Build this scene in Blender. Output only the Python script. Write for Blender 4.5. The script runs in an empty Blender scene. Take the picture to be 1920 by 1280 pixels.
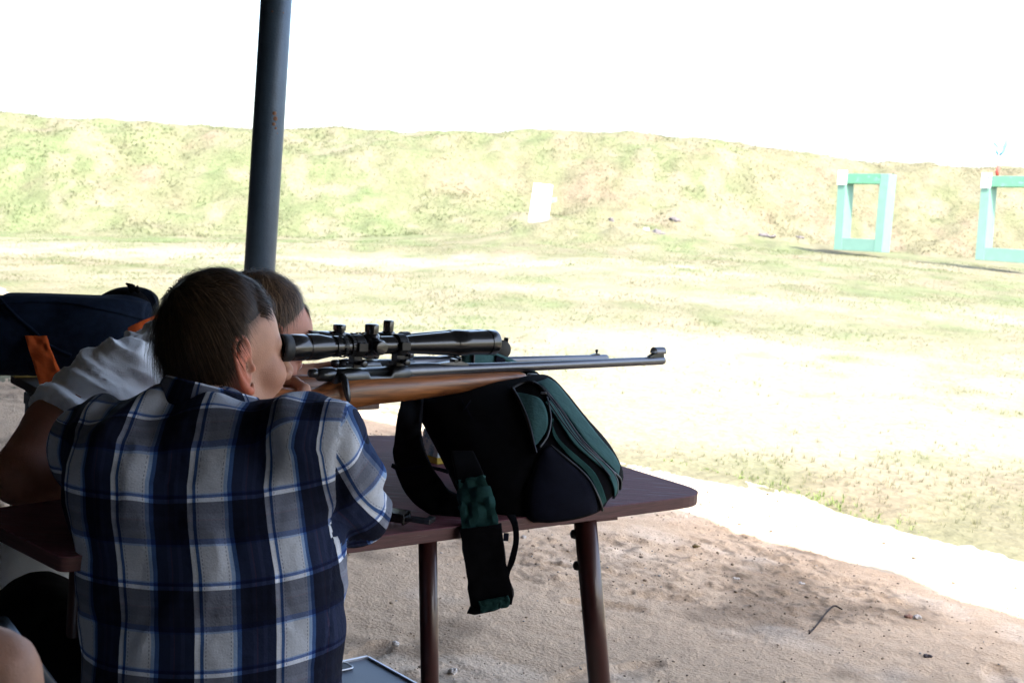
import bpy, math, random
import numpy as np
from mathutils import Matrix, Vector
rnd = random.Random(7); npr = np.random.RandomState(5)
S = bpy.context.scene; COL = S.collection
# ---------------------------------------------------------------- camera, sky, sun, exposure
CAM_Z = 1.27; FPX = 2400.0
PITCH = math.atan(250/FPX); ROLL = math.radians(4.0)
cd = bpy.data.cameras.new('camera'); cam = bpy.data.objects.new('camera', cd); COL.objects.link(cam); S.camera = cam
cd.lens = FPX/1920*36; cd.sensor_width = 36; cd.clip_start = .05; cd.clip_end = 3000
MC = Matrix.Rotation(math.pi/2-PITCH, 3, 'X') @ Matrix.Rotation(ROLL, 3, 'Z')
cam.matrix_world = Matrix.Translation((0, 0, CAM_Z)) @ MC.to_4x4()
cd.dof.use_dof = True; cd.dof.focus_distance = 2.15; cd.dof.aperture_fstop = 13
YAW = math.radians(49.4)
FX = np.array([math.sin(YAW), math.cos(YAW), 0.])      # direction of fire
FY = np.array([-math.cos(YAW), math.sin(YAW), 0.])     # along the firing line
UP = np.array([0., 0., 1.])
SUN_EL = math.radians(56)
ts = -FY*math.cos(SUN_EL)*1.0 + FX*0.10*math.cos(SUN_EL) + UP*math.sin(SUN_EL); ts /= np.linalg.norm(ts)
w = bpy.data.worlds.new('World'); S.world = w; w.use_nodes = True
nt = w.node_tree; sky = nt.nodes.new('ShaderNodeTexSky'); sky.sky_type = 'NISHITA'; sky.sun_disc = False
sky.sun_elevation = math.asin(ts[2]); sky.sun_rotation = math.atan2(ts[0], ts[1])
sky.air_density = 1.0; sky.dust_density = 3.5; sky.ozone_density = 1.0
nt.links.new(sky.outputs[0], nt.nodes['Background'].inputs[0]); nt.nodes['Background'].inputs[1].default_value = 0.15
sd = bpy.data.lights.new('sun', 'SUN'); sd.energy = 2.7; sd.angle = math.radians(.55); sd.color = (1, .95, .87)
so = bpy.data.objects.new('sun', sd); COL.objects.link(so)
so.rotation_euler = Vector(ts).to_track_quat('Z', 'Y').to_euler()
vs = S.view_settings; vs.view_transform = 'Standard'; vs.look = 'None'; vs.gamma = 1; vs.use_curve_mapping = False
vs.exposure = 2.55
S.render.engine = 'CYCLES'; S.cycles.max_bounces = 8; S.cycles.diffuse_bounces = 5

# ---------------------------------------------------------------- geometry helpers
def ray(u, v):
    d = MC @ Vector(((u-960)/FPX, -(v-640)/FPX, -1)); return np.array(d)
def at(u, v, Y):                     # point seen at (u, v) at distance Y ahead
    d = ray(u, v); d = d*(Y/d[1]); return np.array([d[0], d[1], d[2]+CAM_Z])
def at_z(u, v, z):                   # ... at height z
    d = ray(u, v); t = (z-CAM_Z)/d[2]; return np.array([d[0]*t, d[1]*t, z])
def at_y(u, v, y):                   # ... on the upright plane y' = y of the firing line frame
    d = ray(u, v); t = y/float(np.dot(d, FY)); return np.array([d[0]*t, d[1]*t, d[2]*t+CAM_Z])
def sh(x, y, z=0.): return FX*x+FY*y+UP*z       # firing line frame to world
def nrm(a): a = np.asarray(a, float); return a/max(1e-9, np.linalg.norm(a))

def _h(ix, iy, iz, s):
    n = (ix*73856093) ^ (iy*19349663) ^ (iz*83492791) ^ (s*2654435761)
    n = (n ^ (n >> 13))*1274126177 & 0x7fffffff
    n = (n ^ (n >> 11))*1103515245 & 0x7fffffff
    return (n >> 7 & 0xffff)/65535.0
def vn(x, y, z=0., s=0):             # value noise -1..1
    x, y, z = np.broadcast_arrays(np.asarray(x, float), np.asarray(y, float), np.asarray(z, float))
    ix, iy, iz = (np.floor(q).astype(np.int64) for q in (x, y, z))
    fx, fy, fz = x-ix, y-iy, z-iz
    fx, fy, fz = (q*q*(3-2*q) for q in (fx, fy, fz))
    r = 0
    for a in (0, 1):
        wa = fx if a else 1-fx
        for b in (0, 1):
            wb = fy if b else 1-fy
            for c in (0, 1):
                wc = fz if c else 1-fz
                r = r+_h(ix+a, iy+b, iz+c, s)*wa*wb*wc
    return r*2-1
def fbm(x, y, z=0., o=4, s=0):
    r = 0; a = 1; t = 0; f = 1.0
    for i in range(o):
        r = r+a*vn(np.asarray(x)*f+i*7.3, np.asarray(y)*f+i*3.1, np.asarray(z)*f, s+i); t += a; a *= .5; f *= 2.03
    return r/t
def ss(a, b, x): t = np.clip((x-a)/(b-a), 0, 1); return t*t*(3-2*t)

WM = {}                              # object -> world matrix, for parts given in world coordinates
def tag(o, label=None, cat=None, group=None, kind=None):
    if label: o['label'] = label
    if cat: o['category'] = cat
    if group: o['group'] = group
    if kind: o['kind'] = kind
    return o
def thing(name, loc, label, cat, group=None, rot=None):
    o = bpy.data.objects.new(name, None); COL.objects.link(o); o.empty_display_size = .1
    M = Matrix.Translation(Vector(loc)) @ (rot.to_4x4() if rot is not None else Matrix.Identity(4))
    o.matrix_world = M; WM[o.name] = M
    return tag(o, label, cat, group)
def mk(name, V, F, mat, parent=None, local=False, smooth=True, loc=None, auto=None, uv=None, col=None, bevel=0, subd=0):
    V = np.asarray(V, float).reshape(-1, 3)
    if parent is not None:
        M = WM[parent.name]
        if not local:
            I = np.array(M.inverted()); V = V @ I[:3, :3].T + I[:3, 3]
    elif loc is not None: V = V-np.asarray(loc)
    me = bpy.data.meshes.new(name)
    if isinstance(F, np.ndarray):
        n = F.shape[1]
        me.vertices.add(len(V)); me.vertices.foreach_set('co', V.astype(np.float32).ravel())
        me.loops.add(F.size); me.loops.foreach_set('vertex_index', F.astype(np.int32).ravel())
        me.polygons.add(len(F)); me.polygons.foreach_set('loop_start', np.arange(0, F.size, n, dtype=np.int32))
        me.polygons.foreach_set('loop_total', np.full(len(F), n, dtype=np.int32))
        me.update(calc_edges=True)
    else:
        me.from_pydata([tuple(p) for p in V], [], [tuple(int(i) for i in f) for f in F])
    me.validate()
    if smooth: me.polygons.foreach_set('use_smooth', [True]*len(me.polygons))
    if uv is not None:
        l = me.uv_layers.new(name='cloth'); l.data.foreach_set('uv', np.asarray(uv, np.float32).ravel())
    if col is not None:
        a = me.color_attributes.new('tint', 'FLOAT_COLOR', 'POINT')
        c = np.ones((len(V), 4), np.float32); c[:, :3] = col; a.data.foreach_set('color', c.ravel())
    me.materials.append(mat)
    o = bpy.data.objects.new(name, me); COL.objects.link(o)
    if parent is not None: o.parent = parent; WM[o.name] = WM[parent.name]
    elif loc is not None: o.location = Vector(loc); WM[o.name] = Matrix.Translation(Vector(loc))
    else: WM[o.name] = Matrix.Identity(4)
    if bevel:
        m = o.modifiers.new('bevel', 'BEVEL'); m.width = bevel; m.segments = 2; m.limit_method = 'ANGLE'; m.angle_limit = .6
    if subd: m = o.modifiers.new('sub', 'SUBSURF'); m.levels = m.render_levels = subd
    if auto:
        m = o.modifiers.new('es', 'EDGE_SPLIT'); m.split_angle = math.radians(auto)
    return o
def frame(d):
    d = nrm(d); a = nrm(np.cross(d, UP)) if abs(d[2]) < .95 else nrm(np.cross(d, [1., 0, 0])); return d, a, np.cross(a, d)
class MB:
    def __init__(s): s.V = []; s.F = []
    def add(s, V, F):
        o = len(s.V); s.V += [np.asarray(p, float) for p in V]; s.F += [tuple(i+o for i in f) for f in F]; return s
    def box(s, c, size, ax=None):
        ax = ax or (np.array([1., 0, 0]), np.array([0, 1., 0]), UP); c = np.asarray(c, float)
        V = [c+ax[0]*size[0]/2*i+ax[1]*size[1]/2*j+ax[2]*size[2]/2*k for i in (-1, 1) for j in (-1, 1) for k in (-1, 1)]
        return s.add(V, [(0, 1, 3, 2), (4, 6, 7, 5), (0, 4, 5, 1), (2, 3, 7, 6), (0, 2, 6, 4), (1, 5, 7, 3)])
    def rings(s, R, close=True, caps=True):          # list of equally long rings
        n = len(R[0]); V = [p for r in R for p in r]; F = []
        for i in range(len(R)-1):
            for j in range(n if close else n-1):
                k = (j+1) % n; F.append((i*n+j, i*n+k, (i+1)*n+k, (i+1)*n+j))
        if caps and close: F.append(tuple(range(n-1, -1, -1))); F.append(tuple(range((len(R)-1)*n, len(R)*n)))
        return s.add(V, F)
    def tube(s, P, r, n=12, caps=True, flat=1.0, ax=None):
        P = [np.asarray(p, float) for p in P]; R = []
        rr = r if hasattr(r, '__len__') else [r]*len(P)
        d0, a, b = frame(P[1]-P[0]) if ax is None else (None, ax[0], ax[1])
        for i, p in enumerate(P):
            d = nrm(P[min(i+1, len(P)-1)]-P[max(i-1, 0)])
            a = nrm(a-d*np.dot(a, d)); b = np.cross(a, d)
            R.append([p+(a*math.cos(t)+b*math.sin(t)*flat)*rr[i] for t in [2*math.pi*k/n for k in range(n)]])
        return s.rings(R, True, caps)
    def lathe(s, o, d, prof, n=24, caps=True):       # prof: (distance along d, radius)
        d, a, b = frame(d); o = np.asarray(o, float)
        return s.rings([[o+d*x+(a*math.cos(t)+b*math.sin(t))*r for t in [2*math.pi*k/n for k in range(n)]] for x, r in prof], True, caps)
    def prism(s, poly, up, flip=False):              # closed outline (world points) moved along 'up'
        n = len(poly); up = np.asarray(up, float)
        return s.add(list(poly)+[p+up for p in poly], [tuple(range(n-1, -1, -1)), tuple(range(n, 2*n))]+[(i, (i+1) % n, n+(i+1) % n, n+i) for i in range(n)])
    def build(s, name, mat, parent=None, **k): return mk(name, s.V, s.F, mat, parent, **k)
def catmull(P, n=8, closed=False):
    P = [np.asarray(p, float) for p in P]; out = []; m = len(P)
    rng = range(m if closed else m-1)
    for i in rng:
        p0 = P[(i-1) % m] if closed else P[max(i-1, 0)]; p1 = P[i]; p2 = P[(i+1) % m]; p3 = P[(i+2) % m] if closed else P[min(i+2, m-1)]
        for k in range(n):
            t = k/n; out.append(.5*((2*p1)+(-p0+p2)*t+(2*p0-5*p1+4*p2-p3)*t*t+(-p0+3*p1-3*p2+p3)*t**3))
    if not closed: out.append(P[-1])
    return out

# ---------------------------------------------------------------- implicit surfaces
class SDF:
    def __init__(s, lo, hi, h):
        s.lo = np.array(lo, float); s.h = h
        s.n = np.ceil((np.array(hi)-s.lo)/h).astype(int)+1
        s.F = np.full(s.n, .3, np.float32)
    def sl(s, lo, hi):
        a = np.clip(np.floor((np.array(lo)-s.lo)/s.h).astype(int), 0, s.n); b = np.clip(np.ceil((np.array(hi)-s.lo)/s.h).astype(int)+1, 0, s.n)
        if np.any(b <= a): return None
        sl = tuple(slice(x, y) for x, y in zip(a, b))
        g = np.meshgrid(*[(np.arange(x, y)*s.h+l) for x, y, l in zip(a, b, s.lo)], indexing='ij')
        return sl, g
    def comb(s, sl, d, k, sub):
        A = s.F[sl]
        if sub: A, d = -A, d
        h = np.clip(.5+.5*(d-A)/k, 0, 1); r = d*(1-h)+A*h-k*h*(1-h)
        s.F[sl] = (-r if sub else r).astype(np.float32)
    def ell(s, c, r, k=.01, R=None, sub=False):
        c = np.asarray(c, float); r = np.asarray(r, float)*np.ones(3); m = r.max()+k*2+.02
        q = s.sl(c-m, c+m)
        if q is None: return s
        sl, (x, y, z) = q; x = x-c[0]; y = y-c[1]; z = z-c[2]
        if R is not None:
            R = np.asarray(R); x, y, z = (R[0][i]*x+R[1][i]*y+R[2][i]*z for i in range(3))
        k0 = np.sqrt((x/r[0])**2+(y/r[1])**2+(z/r[2])**2); k1 = np.sqrt((x/r[0]**2)**2+(y/r[1]**2)**2+(z/r[2]**2)**2)+1e-6
        s.comb(sl, k0*(k0-1)/k1, k, sub); return s
    def cone(s, a, b, ra, rb, k=.01, sub=False, sq=None):
        a = np.asarray(a, float); b = np.asarray(b, float); m = max(ra, rb)+2*k+.02
        q = s.sl(np.minimum(a, b)-m, np.maximum(a, b)+m)
        if q is None: return s
        sl, (x, y, z) = q; d = b-a; L = float(np.dot(d, d))+1e-12
        t = np.clip(((x-a[0])*d[0]+(y-a[1])*d[1]+(z-a[2])*d[2])/L, 0, 1)
        D = np.sqrt((x-a[0]-t*d[0])**2+(y-a[1]-t*d[1])**2+(z-a[2]-t*d[2])**2)-(ra+(rb-ra)*t)
        s.comb(sl, D, k, sub); return s
    def chain(s, P, r, k=.01):
        for i in range(len(P)-1): s.cone(P[i], P[i+1], r[i], r[i+1], k)
        return s
    def loft(s, rows, p=2.3, k=.02):                 # rows: z, cx, cy, a, b, yaw-less
        rows = np.array(rows); z0, z1 = rows[0, 0], rows[-1, 0]; m = .06
        mx = rows[:, 3:5].max()+m
        q = s.sl((rows[:, 1].min()-mx, rows[:, 2].min()-mx, z0-m), (rows[:, 1].max()+mx, rows[:, 2].max()+mx, z1+m))
        sl, (x, y, z) = q; zz = z[0, 0]
        zc = np.clip(zz, z0, z1); cx, cy, a, b = (np.interp(zc, rows[:, 0], rows[:, i]) for i in (1, 2, 3, 4))
        n = (np.abs((x-cx)/a)**p+np.abs((y-cy)/b)**p)**(1/p)
        d = (n-1)*np.minimum(a, b)
        d = np.maximum(d, np.maximum(z0-z, z-z1)); s.comb(sl, d, k, False); return s
    def cut(s, f, k=.004):                           # keep f(x,y,z) < 0
        _, g = s.sl(s.lo, s.lo+s.h*s.n); d = f(*g)[:s.n[0], :s.n[1], :s.n[2]]
        s.comb(tuple(slice(0, q) for q in s.n), -np.broadcast_to(d, s.F.shape)*1.0, k, True) if False else None
        s.F = np.maximum(s.F, d.astype(np.float32)); return s
    def mesh(s):
        F = s.F; F[0] = F[-1] = 1; F[:, 0] = F[:, -1] = 1; F[:, :, 0] = F[:, :, -1] = 1
        nx, ny, nz = F.shape; C = (nx-1, ny-1, nz-1); N = C[0]*C[1]*C[2]
        st = (C[1]*C[2], C[2], 1); ids = []; pos = []; quads = []
        for ax in range(3):
            A = F[tuple(slice(0, -1) if i == ax else slice(None) for i in range(3))]; B = F[tuple(slice(1, None) if i == ax else slice(None) for i in range(3))]
            I = np.nonzero((A < 0) != (B < 0)); t = A[I]/(A[I]-B[I]); sg = A[I] < 0
            P = np.stack([q.astype(float) for q in I], 1); P[:, ax] += t
            o1, o2 = (ax+1) % 3, (ax+2) % 3; cs = []
            for d1, d2 in ((0, 0), (-1, 0), (-1, -1), (0, -1)):
                c = [I[0].copy(), I[1].copy(), I[2].copy()]; c[o1] = c[o1]+d1; c[o2] = c[o2]+d2
                cs.append(c[0]*st[0]+c[1]*st[1]+c[2]*st[2])
            q = np.stack(cs, 1); ids.append(q.ravel()); pos.append(np.repeat(P, 4, 0))
            quads.append(np.where(sg[:, None], q, q[:, ::-1]))
        ids = np.concatenate(ids); pos = np.concatenate(pos); quads = np.concatenate(quads)
        uq, inv = np.unique(ids, return_inverse=True); cnt = np.bincount(inv)
        V = np.stack([np.bincount(inv, pos[:, i])/cnt for i in range(3)], 1)
        mp = np.searchsorted(uq, quads)
        return V*s.h+s.lo, mp
def vnormals(V, F):
    n = np.cross(V[F[:, 2]]-V[F[:, 0]], V[F[:, 3]]-V[F[:, 1]]) if F.shape[1] == 4 else np.cross(V[F[:, 1]]-V[F[:, 0]], V[F[:, 2]]-V[F[:, 0]])
    N = np.zeros_like(V)
    for i in range(F.shape[1]):
        for c in range(3): N[:, c] += np.bincount(F[:, i], n[:, c], len(V))
    return N/np.maximum(1e-12, np.linalg.norm(N, axis=1))[:, None]
def joinm(*ms):
    V = []; F = []; o = 0
    for v, f in ms: V.append(v); F.append(f+o); o += len(v)
    return np.concatenate(V), np.concatenate(F)

# ---------------------------------------------------------------- materials
def mat(name, color=(.5, .5, .5), rough=.6, metal=0., var=.0, vscale=20., bump=0., bscale=200., attr=False, spec=.5, coat=0., sheen=0., stretch=(1, 1, 1), dark=None, dscale=30, damt=.5, sss=0):
    m = bpy.data.materials.new(name); m.use_nodes = True; n = m.node_tree.nodes; l = m.node_tree.links; b = n['Principled BSDF']
    b.inputs['Roughness'].default_value = rough; b.inputs['Metallic'].default_value = metal
    b.inputs['Specular IOR Level'].default_value = spec; b.inputs['Coat Weight'].default_value = coat; b.inputs['Sheen Weight'].default_value = sheen
    if sss:
        b.inputs['Subsurface Weight'].default_value = sss; b.inputs['Subsurface Radius'].default_value = (.012, .004, .002); b.inputs['Subsurface Scale'].default_value = 1
    tc = n.new('ShaderNodeTexCoord'); mp = n.new('ShaderNodeMapping'); mp.inputs['Scale'].default_value = stretch; l.new(tc.outputs['Object'], mp.inputs[0])
    if attr:
        a = n.new('ShaderNodeVertexColor'); a.layer_name = 'tint'; src = a.outputs[0]
    else:
        a = n.new('ShaderNodeRGB'); a.outputs[0].default_value = (*color, 1); src = a.outputs[0]
    if var:
        t = n.new('ShaderNodeTexNoise'); t.inputs['Scale'].default_value = vscale; t.inputs['Detail'].default_value = 6; t.inputs['Roughness'].default_value = .65; l.new(mp.outputs[0], t.inputs[0])
        r = n.new('ShaderNodeMapRange'); r.inputs['From Min'].default_value = .25; r.inputs['From Max'].default_value = .75; r.inputs['To Min'].default_value = 1-var; r.inputs['To Max'].default_value = 1+var; l.new(t.outputs[0], r.inputs[0])
        mx = n.new('ShaderNodeVectorMath'); mx.operation = 'SCALE'; l.new(src, mx.inputs[0]); l.new(r.outputs[0], mx.inputs['Scale']); src = mx.outputs[0]
    if dark is not None:
        t = n.new('ShaderNodeTexNoise'); t.inputs['Scale'].default_value = dscale; t.inputs['Detail'].default_value = 8; t.inputs['Roughness'].default_value = .7; l.new(mp.outputs[0], t.inputs[0])
        r = n.new('ShaderNodeMapRange'); r.inputs['From Min'].default_value = damt; r.inputs['From Max'].default_value = damt+.08; l.new(t.outputs[0], r.inputs[0])
        mx = n.new('ShaderNodeMix'); mx.data_type = 'RGBA'; l.new(r.outputs[0], mx.inputs[0]); l.new(src, mx.inputs[6]); mx.inputs[7].default_value = (*dark, 1); src = mx.outputs[2]
    l.new(src, b.inputs['Base Color'])
    if bump:
        t = n.new('ShaderNodeTexNoise'); t.inputs['Scale'].default_value = bscale; t.inputs['Detail'].default_value = 5; l.new(mp.outputs[0], t.inputs[0])
        bp = n.new('ShaderNodeBump'); bp.inputs['Strength'].default_value = 1; bp.inputs['Distance'].default_value = bump; l.new(t.outputs[0], bp.inputs['Height']); l.new(bp.outputs[0], b.inputs['Normal'])
    return m
def ramp(n, stops, interp='CONSTANT'):
    r = n.new('ShaderNodeValToRGB'); cr = r.color_ramp; cr.interpolation = interp
    while len(cr.elements) > 1: cr.elements.remove(cr.elements[-1])
    cr.elements[0].position = stops[0][0]; cr.elements[0].color = (*stops[0][1], 1)
    for p, c in stops[1:]: e = cr.elements.new(p); e.color = (*c, 1)
    return r
# ================================================================ SETTING: terrain
sA = [-1.2, -.4, -.3, -.2, -.1, 0, .08, .14, .18, .225, .27, .33, .4, 1.2]
hA = [100, 108, 112, 119, 129, 147, 155, 157, 151, 141, 134, 139, 144, 144]
yC = [33, 33, 34, 35.5, 37, 38, 38.3, 38.5, 38.8, 39, 39.4, 39.8, 40, 40]
yF = [27, 27.5, 28, 28.5, 29.5, 31, 32, 32.6, 33, 33.2, 33.5, 33.8, 34, 34]
zF = [0, 0, .08, .22, .42, .62, .72, .78, .8, .8, .8, .78, .75, .7]
def terrain(X, Y):
    X = np.asarray(X, float); Y = np.asarray(Y, float)
    s = np.clip(X/np.maximum(Y, 2.), -1.2, 1.2)
    hc, yc, yf, zf = (np.interp(s, sA, q) for q in (hA, yC, yF, zF))
    zc = 1.27+hc*yc/2400-.06
    wob = fbm(X*.35, Y*.35, 0, 3, 11)*1.2
    up = zf*ss(11, 30, Y)
    t = np.clip((Y-yf-wob)/(yc-yf-wob*.7), 0, 1); t = np.where(t < 1, t*t*(3-2*t)*.6+t*.4, 1)
    back = ss(yc+1.5, yc+11, Y)
    z = up*(1-back)+(zc-up)*t*(1-back)
    bz = ss(yf-1, yf+1.5, Y)*(1-back)
    z = z+bz*(fbm(X*.9, Y*.9, 0, 4, 3)*.16+fbm(X*4, Y*4, 0, 2, 5)*.035)
    fl = ss(6, 10, Y)*(1-bz)
    z = z+fl*(fbm(X*.5, Y*.5, 0, 3, 21)*.05+fbm(X*3, Y*3, 0, 3, 23)*.016)
    for (u, d, rx, ry, h) in ((1000, 27.5, 1.1, .9, .33), (1190, 27, 1.5, 1., .30), (1100, 29.5, 2.2, .8, .25), (1440, 29, 1.6, .8, .2), (560, 24, 3., .9, .12)):
        cx = (u-960)/2400*d; z = z+h*np.exp(-((X-cx)/rx)**2-((Y-d)/ry)**2)*(1+.4*vn(X*2.5, Y*2.5, 0, 4))
    return z
def axis(parts):
    out = []
    for a, b, st in parts: out += list(np.arange(a, b, st))
    return np.array(out+[parts[-1][1]])
GX = axis([(-400, -100, 30), (-100, -30, 5), (-30, -16, .6), (-16, 18, .125), (18, 32, .6), (32, 100, 5), (100, 400, 30)])
GY = axis([(-200, -20, 20), (-20, 2, 1.), (2, 18, .2), (18, 44, .125), (44, 60, 1.), (60, 120, 6), (120, 900, 60)])
xx, yy = np.meshgrid(GX, GY, indexing='ij'); zz = terrain(xx, yy)-.03*(1-ss(5, 7, yy))
V = np.stack([xx, yy, zz], -1).reshape(-1, 3)
ni, nj = xx.shape; I = np.arange(ni*nj).reshape(ni, nj)
Fq = np.stack([I[:-1, :-1], I[1:, :-1], I[1:, 1:], I[:-1, 1:]], -1).reshape(-1, 4)
def field_mix(X, Y):
    """how green and how bare the range is at a place"""
    s = X/np.maximum(Y, 2); yf = np.interp(s, sA, yF); b = ss(yf-1, yf+1, Y)
    n1 = fbm(X*.55, Y*.35, 0, 4, 31); n2 = fbm(X*2.1, Y*1.5, 0, 5, 37)*.92; n3 = fbm(X*.22, Y*.5, 0, 3, 41)
    green = np.clip(.32+.6*n2+.5*n1 - .30*ss(-.02, .2, s)*b + .12*(1-ss(-.1, .1, s))*b, 0, 1)
    green = np.where(b < .5, np.clip(.22+.75*n2+.4*n1+.35*np.exp(-((Y-26)/2.5)**2)*(1-ss(-.15, 0, s)), 0, 1), green)
    bare = b*ss(.16, .5, n1*.6-n2*.9+.12)*.5
    track = np.exp(-((Y-21.5-.6*n3)/1.6)**2)*.9*(1-ss(.1, .3, s)) + np.exp(-((Y-17)/1.5)**2)*.35
    sand = ss(6.5, 8, Y)*(1-ss(12.5, 15.5, Y+2.5*n3))*ss(-.22, -.05, s+.08*n1)
    bare = bare+(1-b)*np.clip(sand*(.70+.8*n3-.7*n2)+track*(.75-.7*n2)+.12+.45*n3-.3*n2, 0, 1)
    return green, np.clip(bare, 0, 1), b
g, ba, bb = field_mix(V[:, 0], V[:, 1])
dry = np.array([.118, .112, .070]); grn = np.array([.088, .112, .052]); rus = np.array([.138, .112, .078]); snd = np.array([.185, .172, .125])
fine = vn(V[:, 0]*6, V[:, 1]*6, 0, 50)[:, None]
rm = (ss(.05, .5, fbm(V[:, 0]*1.1+40, V[:, 1]*.9, 0, 4, 47))*.8)[:, None]; dr2 = dry*(1-rm)+rus*rm
col = dr2*(1-g[:, None])+grn*g[:, None]; col = col*(1+.14*fine+.10*vn(V[:, 0]*2.2, V[:, 1]*2.2, 0, 51)[:, None])
sb = snd*(1-bb[:, None])+np.array([.150, .136, .098])*bb[:, None]
col = col*(1-ba[:, None])+sb*ba[:, None]*(1+.06*fine)
mg = mat('meadow', attr=True, rough=.95, var=.22, vscale=9., bump=.03, bscale=14., spec=.1)
gr = mk('ground', V, Fq, mg, col=col); tag(gr, 'dry grass shooting range rising to a long grassy earth bank', None, None, 'structure')

# dirt floor of the shelter (fine sheet, ragged outer edge)
def floor_edge(y): return 4.98+.045*vn(y*1.3, 0, 0, 61)+.04*vn(y*5, 1, 0, 62)+.02*vn(y*17, 1, 0, 63)
ax = axis([(-6, -.5, .25), (-.5, 4.9, .018)])[:-1]; ay = axis([(-12, -1.2, .3), (-1.2, 5.2, .018), (5.2, 10, .04), (10, 40, .4)])
xx, yy = np.meshgrid(ax, ay, indexing='ij'); e = floor_edge(yy); k = np.clip(xx, -6, 4.9)
xx = np.where(xx > 3.5, 3.5+(xx-3.5)*(e-3.5)/(4.9-3.5), xx)
wp = xx[..., None]*FX+yy[..., None]*FY
FEET = [(rnd.uniform(1.9, 4.6), rnd.uniform(-.6, 4.6), rnd.uniform(-.9, .9)+(math.pi if rnd.random() < .4 else 0)) for _ in range(26)]
def floor_z(x, y):
    z = fbm(x*1.1, y*1.1, 0, 3, 71)*.018
    for fx_, fy_, fa in FEET:
        a_ = (x-fx_)*math.cos(fa)+(y-fy_)*math.sin(fa); b_ = -(x-fx_)*math.sin(fa)+(y-fy_)*math.cos(fa); w_ = .043-.010*np.clip(-a_/.14, -1, 1)**2
        q = (np.abs(a_)/.135)**3+(np.abs(b_)/w_)**3; ins = 1-ss(.7, 1.25, q); rim = np.exp(-((q-1.5)/.6)**2)
        z = z-ins*(.009+.002*np.sin(a_*260))+rim*.004
    r = fbm(x*9, y*6, 0, 4, 73); m = ss(-.15, .35, fbm(x*1.6, y*1.6, 0, 3, 75))
    z = z+m*.011*r+m*.018*np.maximum(0, vn(x*28, y*24, 0, 76)-.25)+.0035*vn(x*60, y*60, 0, 77)
    z = z+.0014*np.sin((x*.9+y*.45)*38+2*fbm(x*2, y*2, 0, 2, 78))*ss(.1, .4, vn(x*.7, y*.7, 0, 79))
    return z+.004
z = floor_z(xx, yy)*1.0; z = z-.02*ss(4.7, 4.98, xx)
V = wp.reshape(-1, 3).copy(); V[:, 2] = z.ravel()
ni, nj = xx.shape; I = np.arange(ni*nj).reshape(ni, nj); Fq = np.stack([I[:-1, :-1], I[1:, :-1], I[1:, 1:], I[:-1, 1:]], -1).reshape(-1, 4)
X, Y = xx.ravel(), yy.ravel()
n1 = fbm(X*1.5, Y*1.5, 0, 4, 81); n2 = fbm(X*5, Y*4, 0, 4, 83)
damp = ss(.05, .45, n1+.5*n2)[:, None]; pale = ss(.25, .6, fbm(X*4+9, Y*3, 0, 3, 85))[:, None]
col = np.array([.54, .405, .28])*(1-.45*damp)+np.array([.09, .10, .10])*pale*.8
spk = ss(.30, .55, vn(X*55, Y*32, 0, 87)+.5*vn(X*110, Y*80, 0, 88))*ss(-.1, .3, fbm(X*1.6, Y*1.6, 0, 3, 75)+.25*n2); col = col*(1-.45*spk)[:, None]
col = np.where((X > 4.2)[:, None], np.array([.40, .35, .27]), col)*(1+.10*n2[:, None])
md = mat('dirt', attr=True, rough=.95, var=.14, vscale=28., bump=.006, bscale=90., spec=.12, dark=(.12, .085, .06), dscale=55, damt=.66)
tag(mk('dirt_floor', V, Fq, md, col=col), 'trodden sandy dirt floor under the shelter', None, None, 'structure')

# added unseen dark pad behind the tables, cutting light bounced onto the man's back
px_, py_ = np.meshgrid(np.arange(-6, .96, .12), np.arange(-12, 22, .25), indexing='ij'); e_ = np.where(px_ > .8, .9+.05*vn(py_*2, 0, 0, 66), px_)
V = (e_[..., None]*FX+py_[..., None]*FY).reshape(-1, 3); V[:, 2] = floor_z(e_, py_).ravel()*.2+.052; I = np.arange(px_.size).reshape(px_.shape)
tag(mk('unseen_dark_pad', V, np.stack([I[:-1, :-1], I[1:, :-1], I[1:, 1:], I[:-1, 1:]], -1).reshape(-1, 4), mat('bounce_damper', (.045, .045, .05), .95, var=.25, vscale=60, bump=.004, bscale=150)), 'unseen dark pad added under the shelter roof to cut bounced light', None, None, 'structure')
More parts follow.
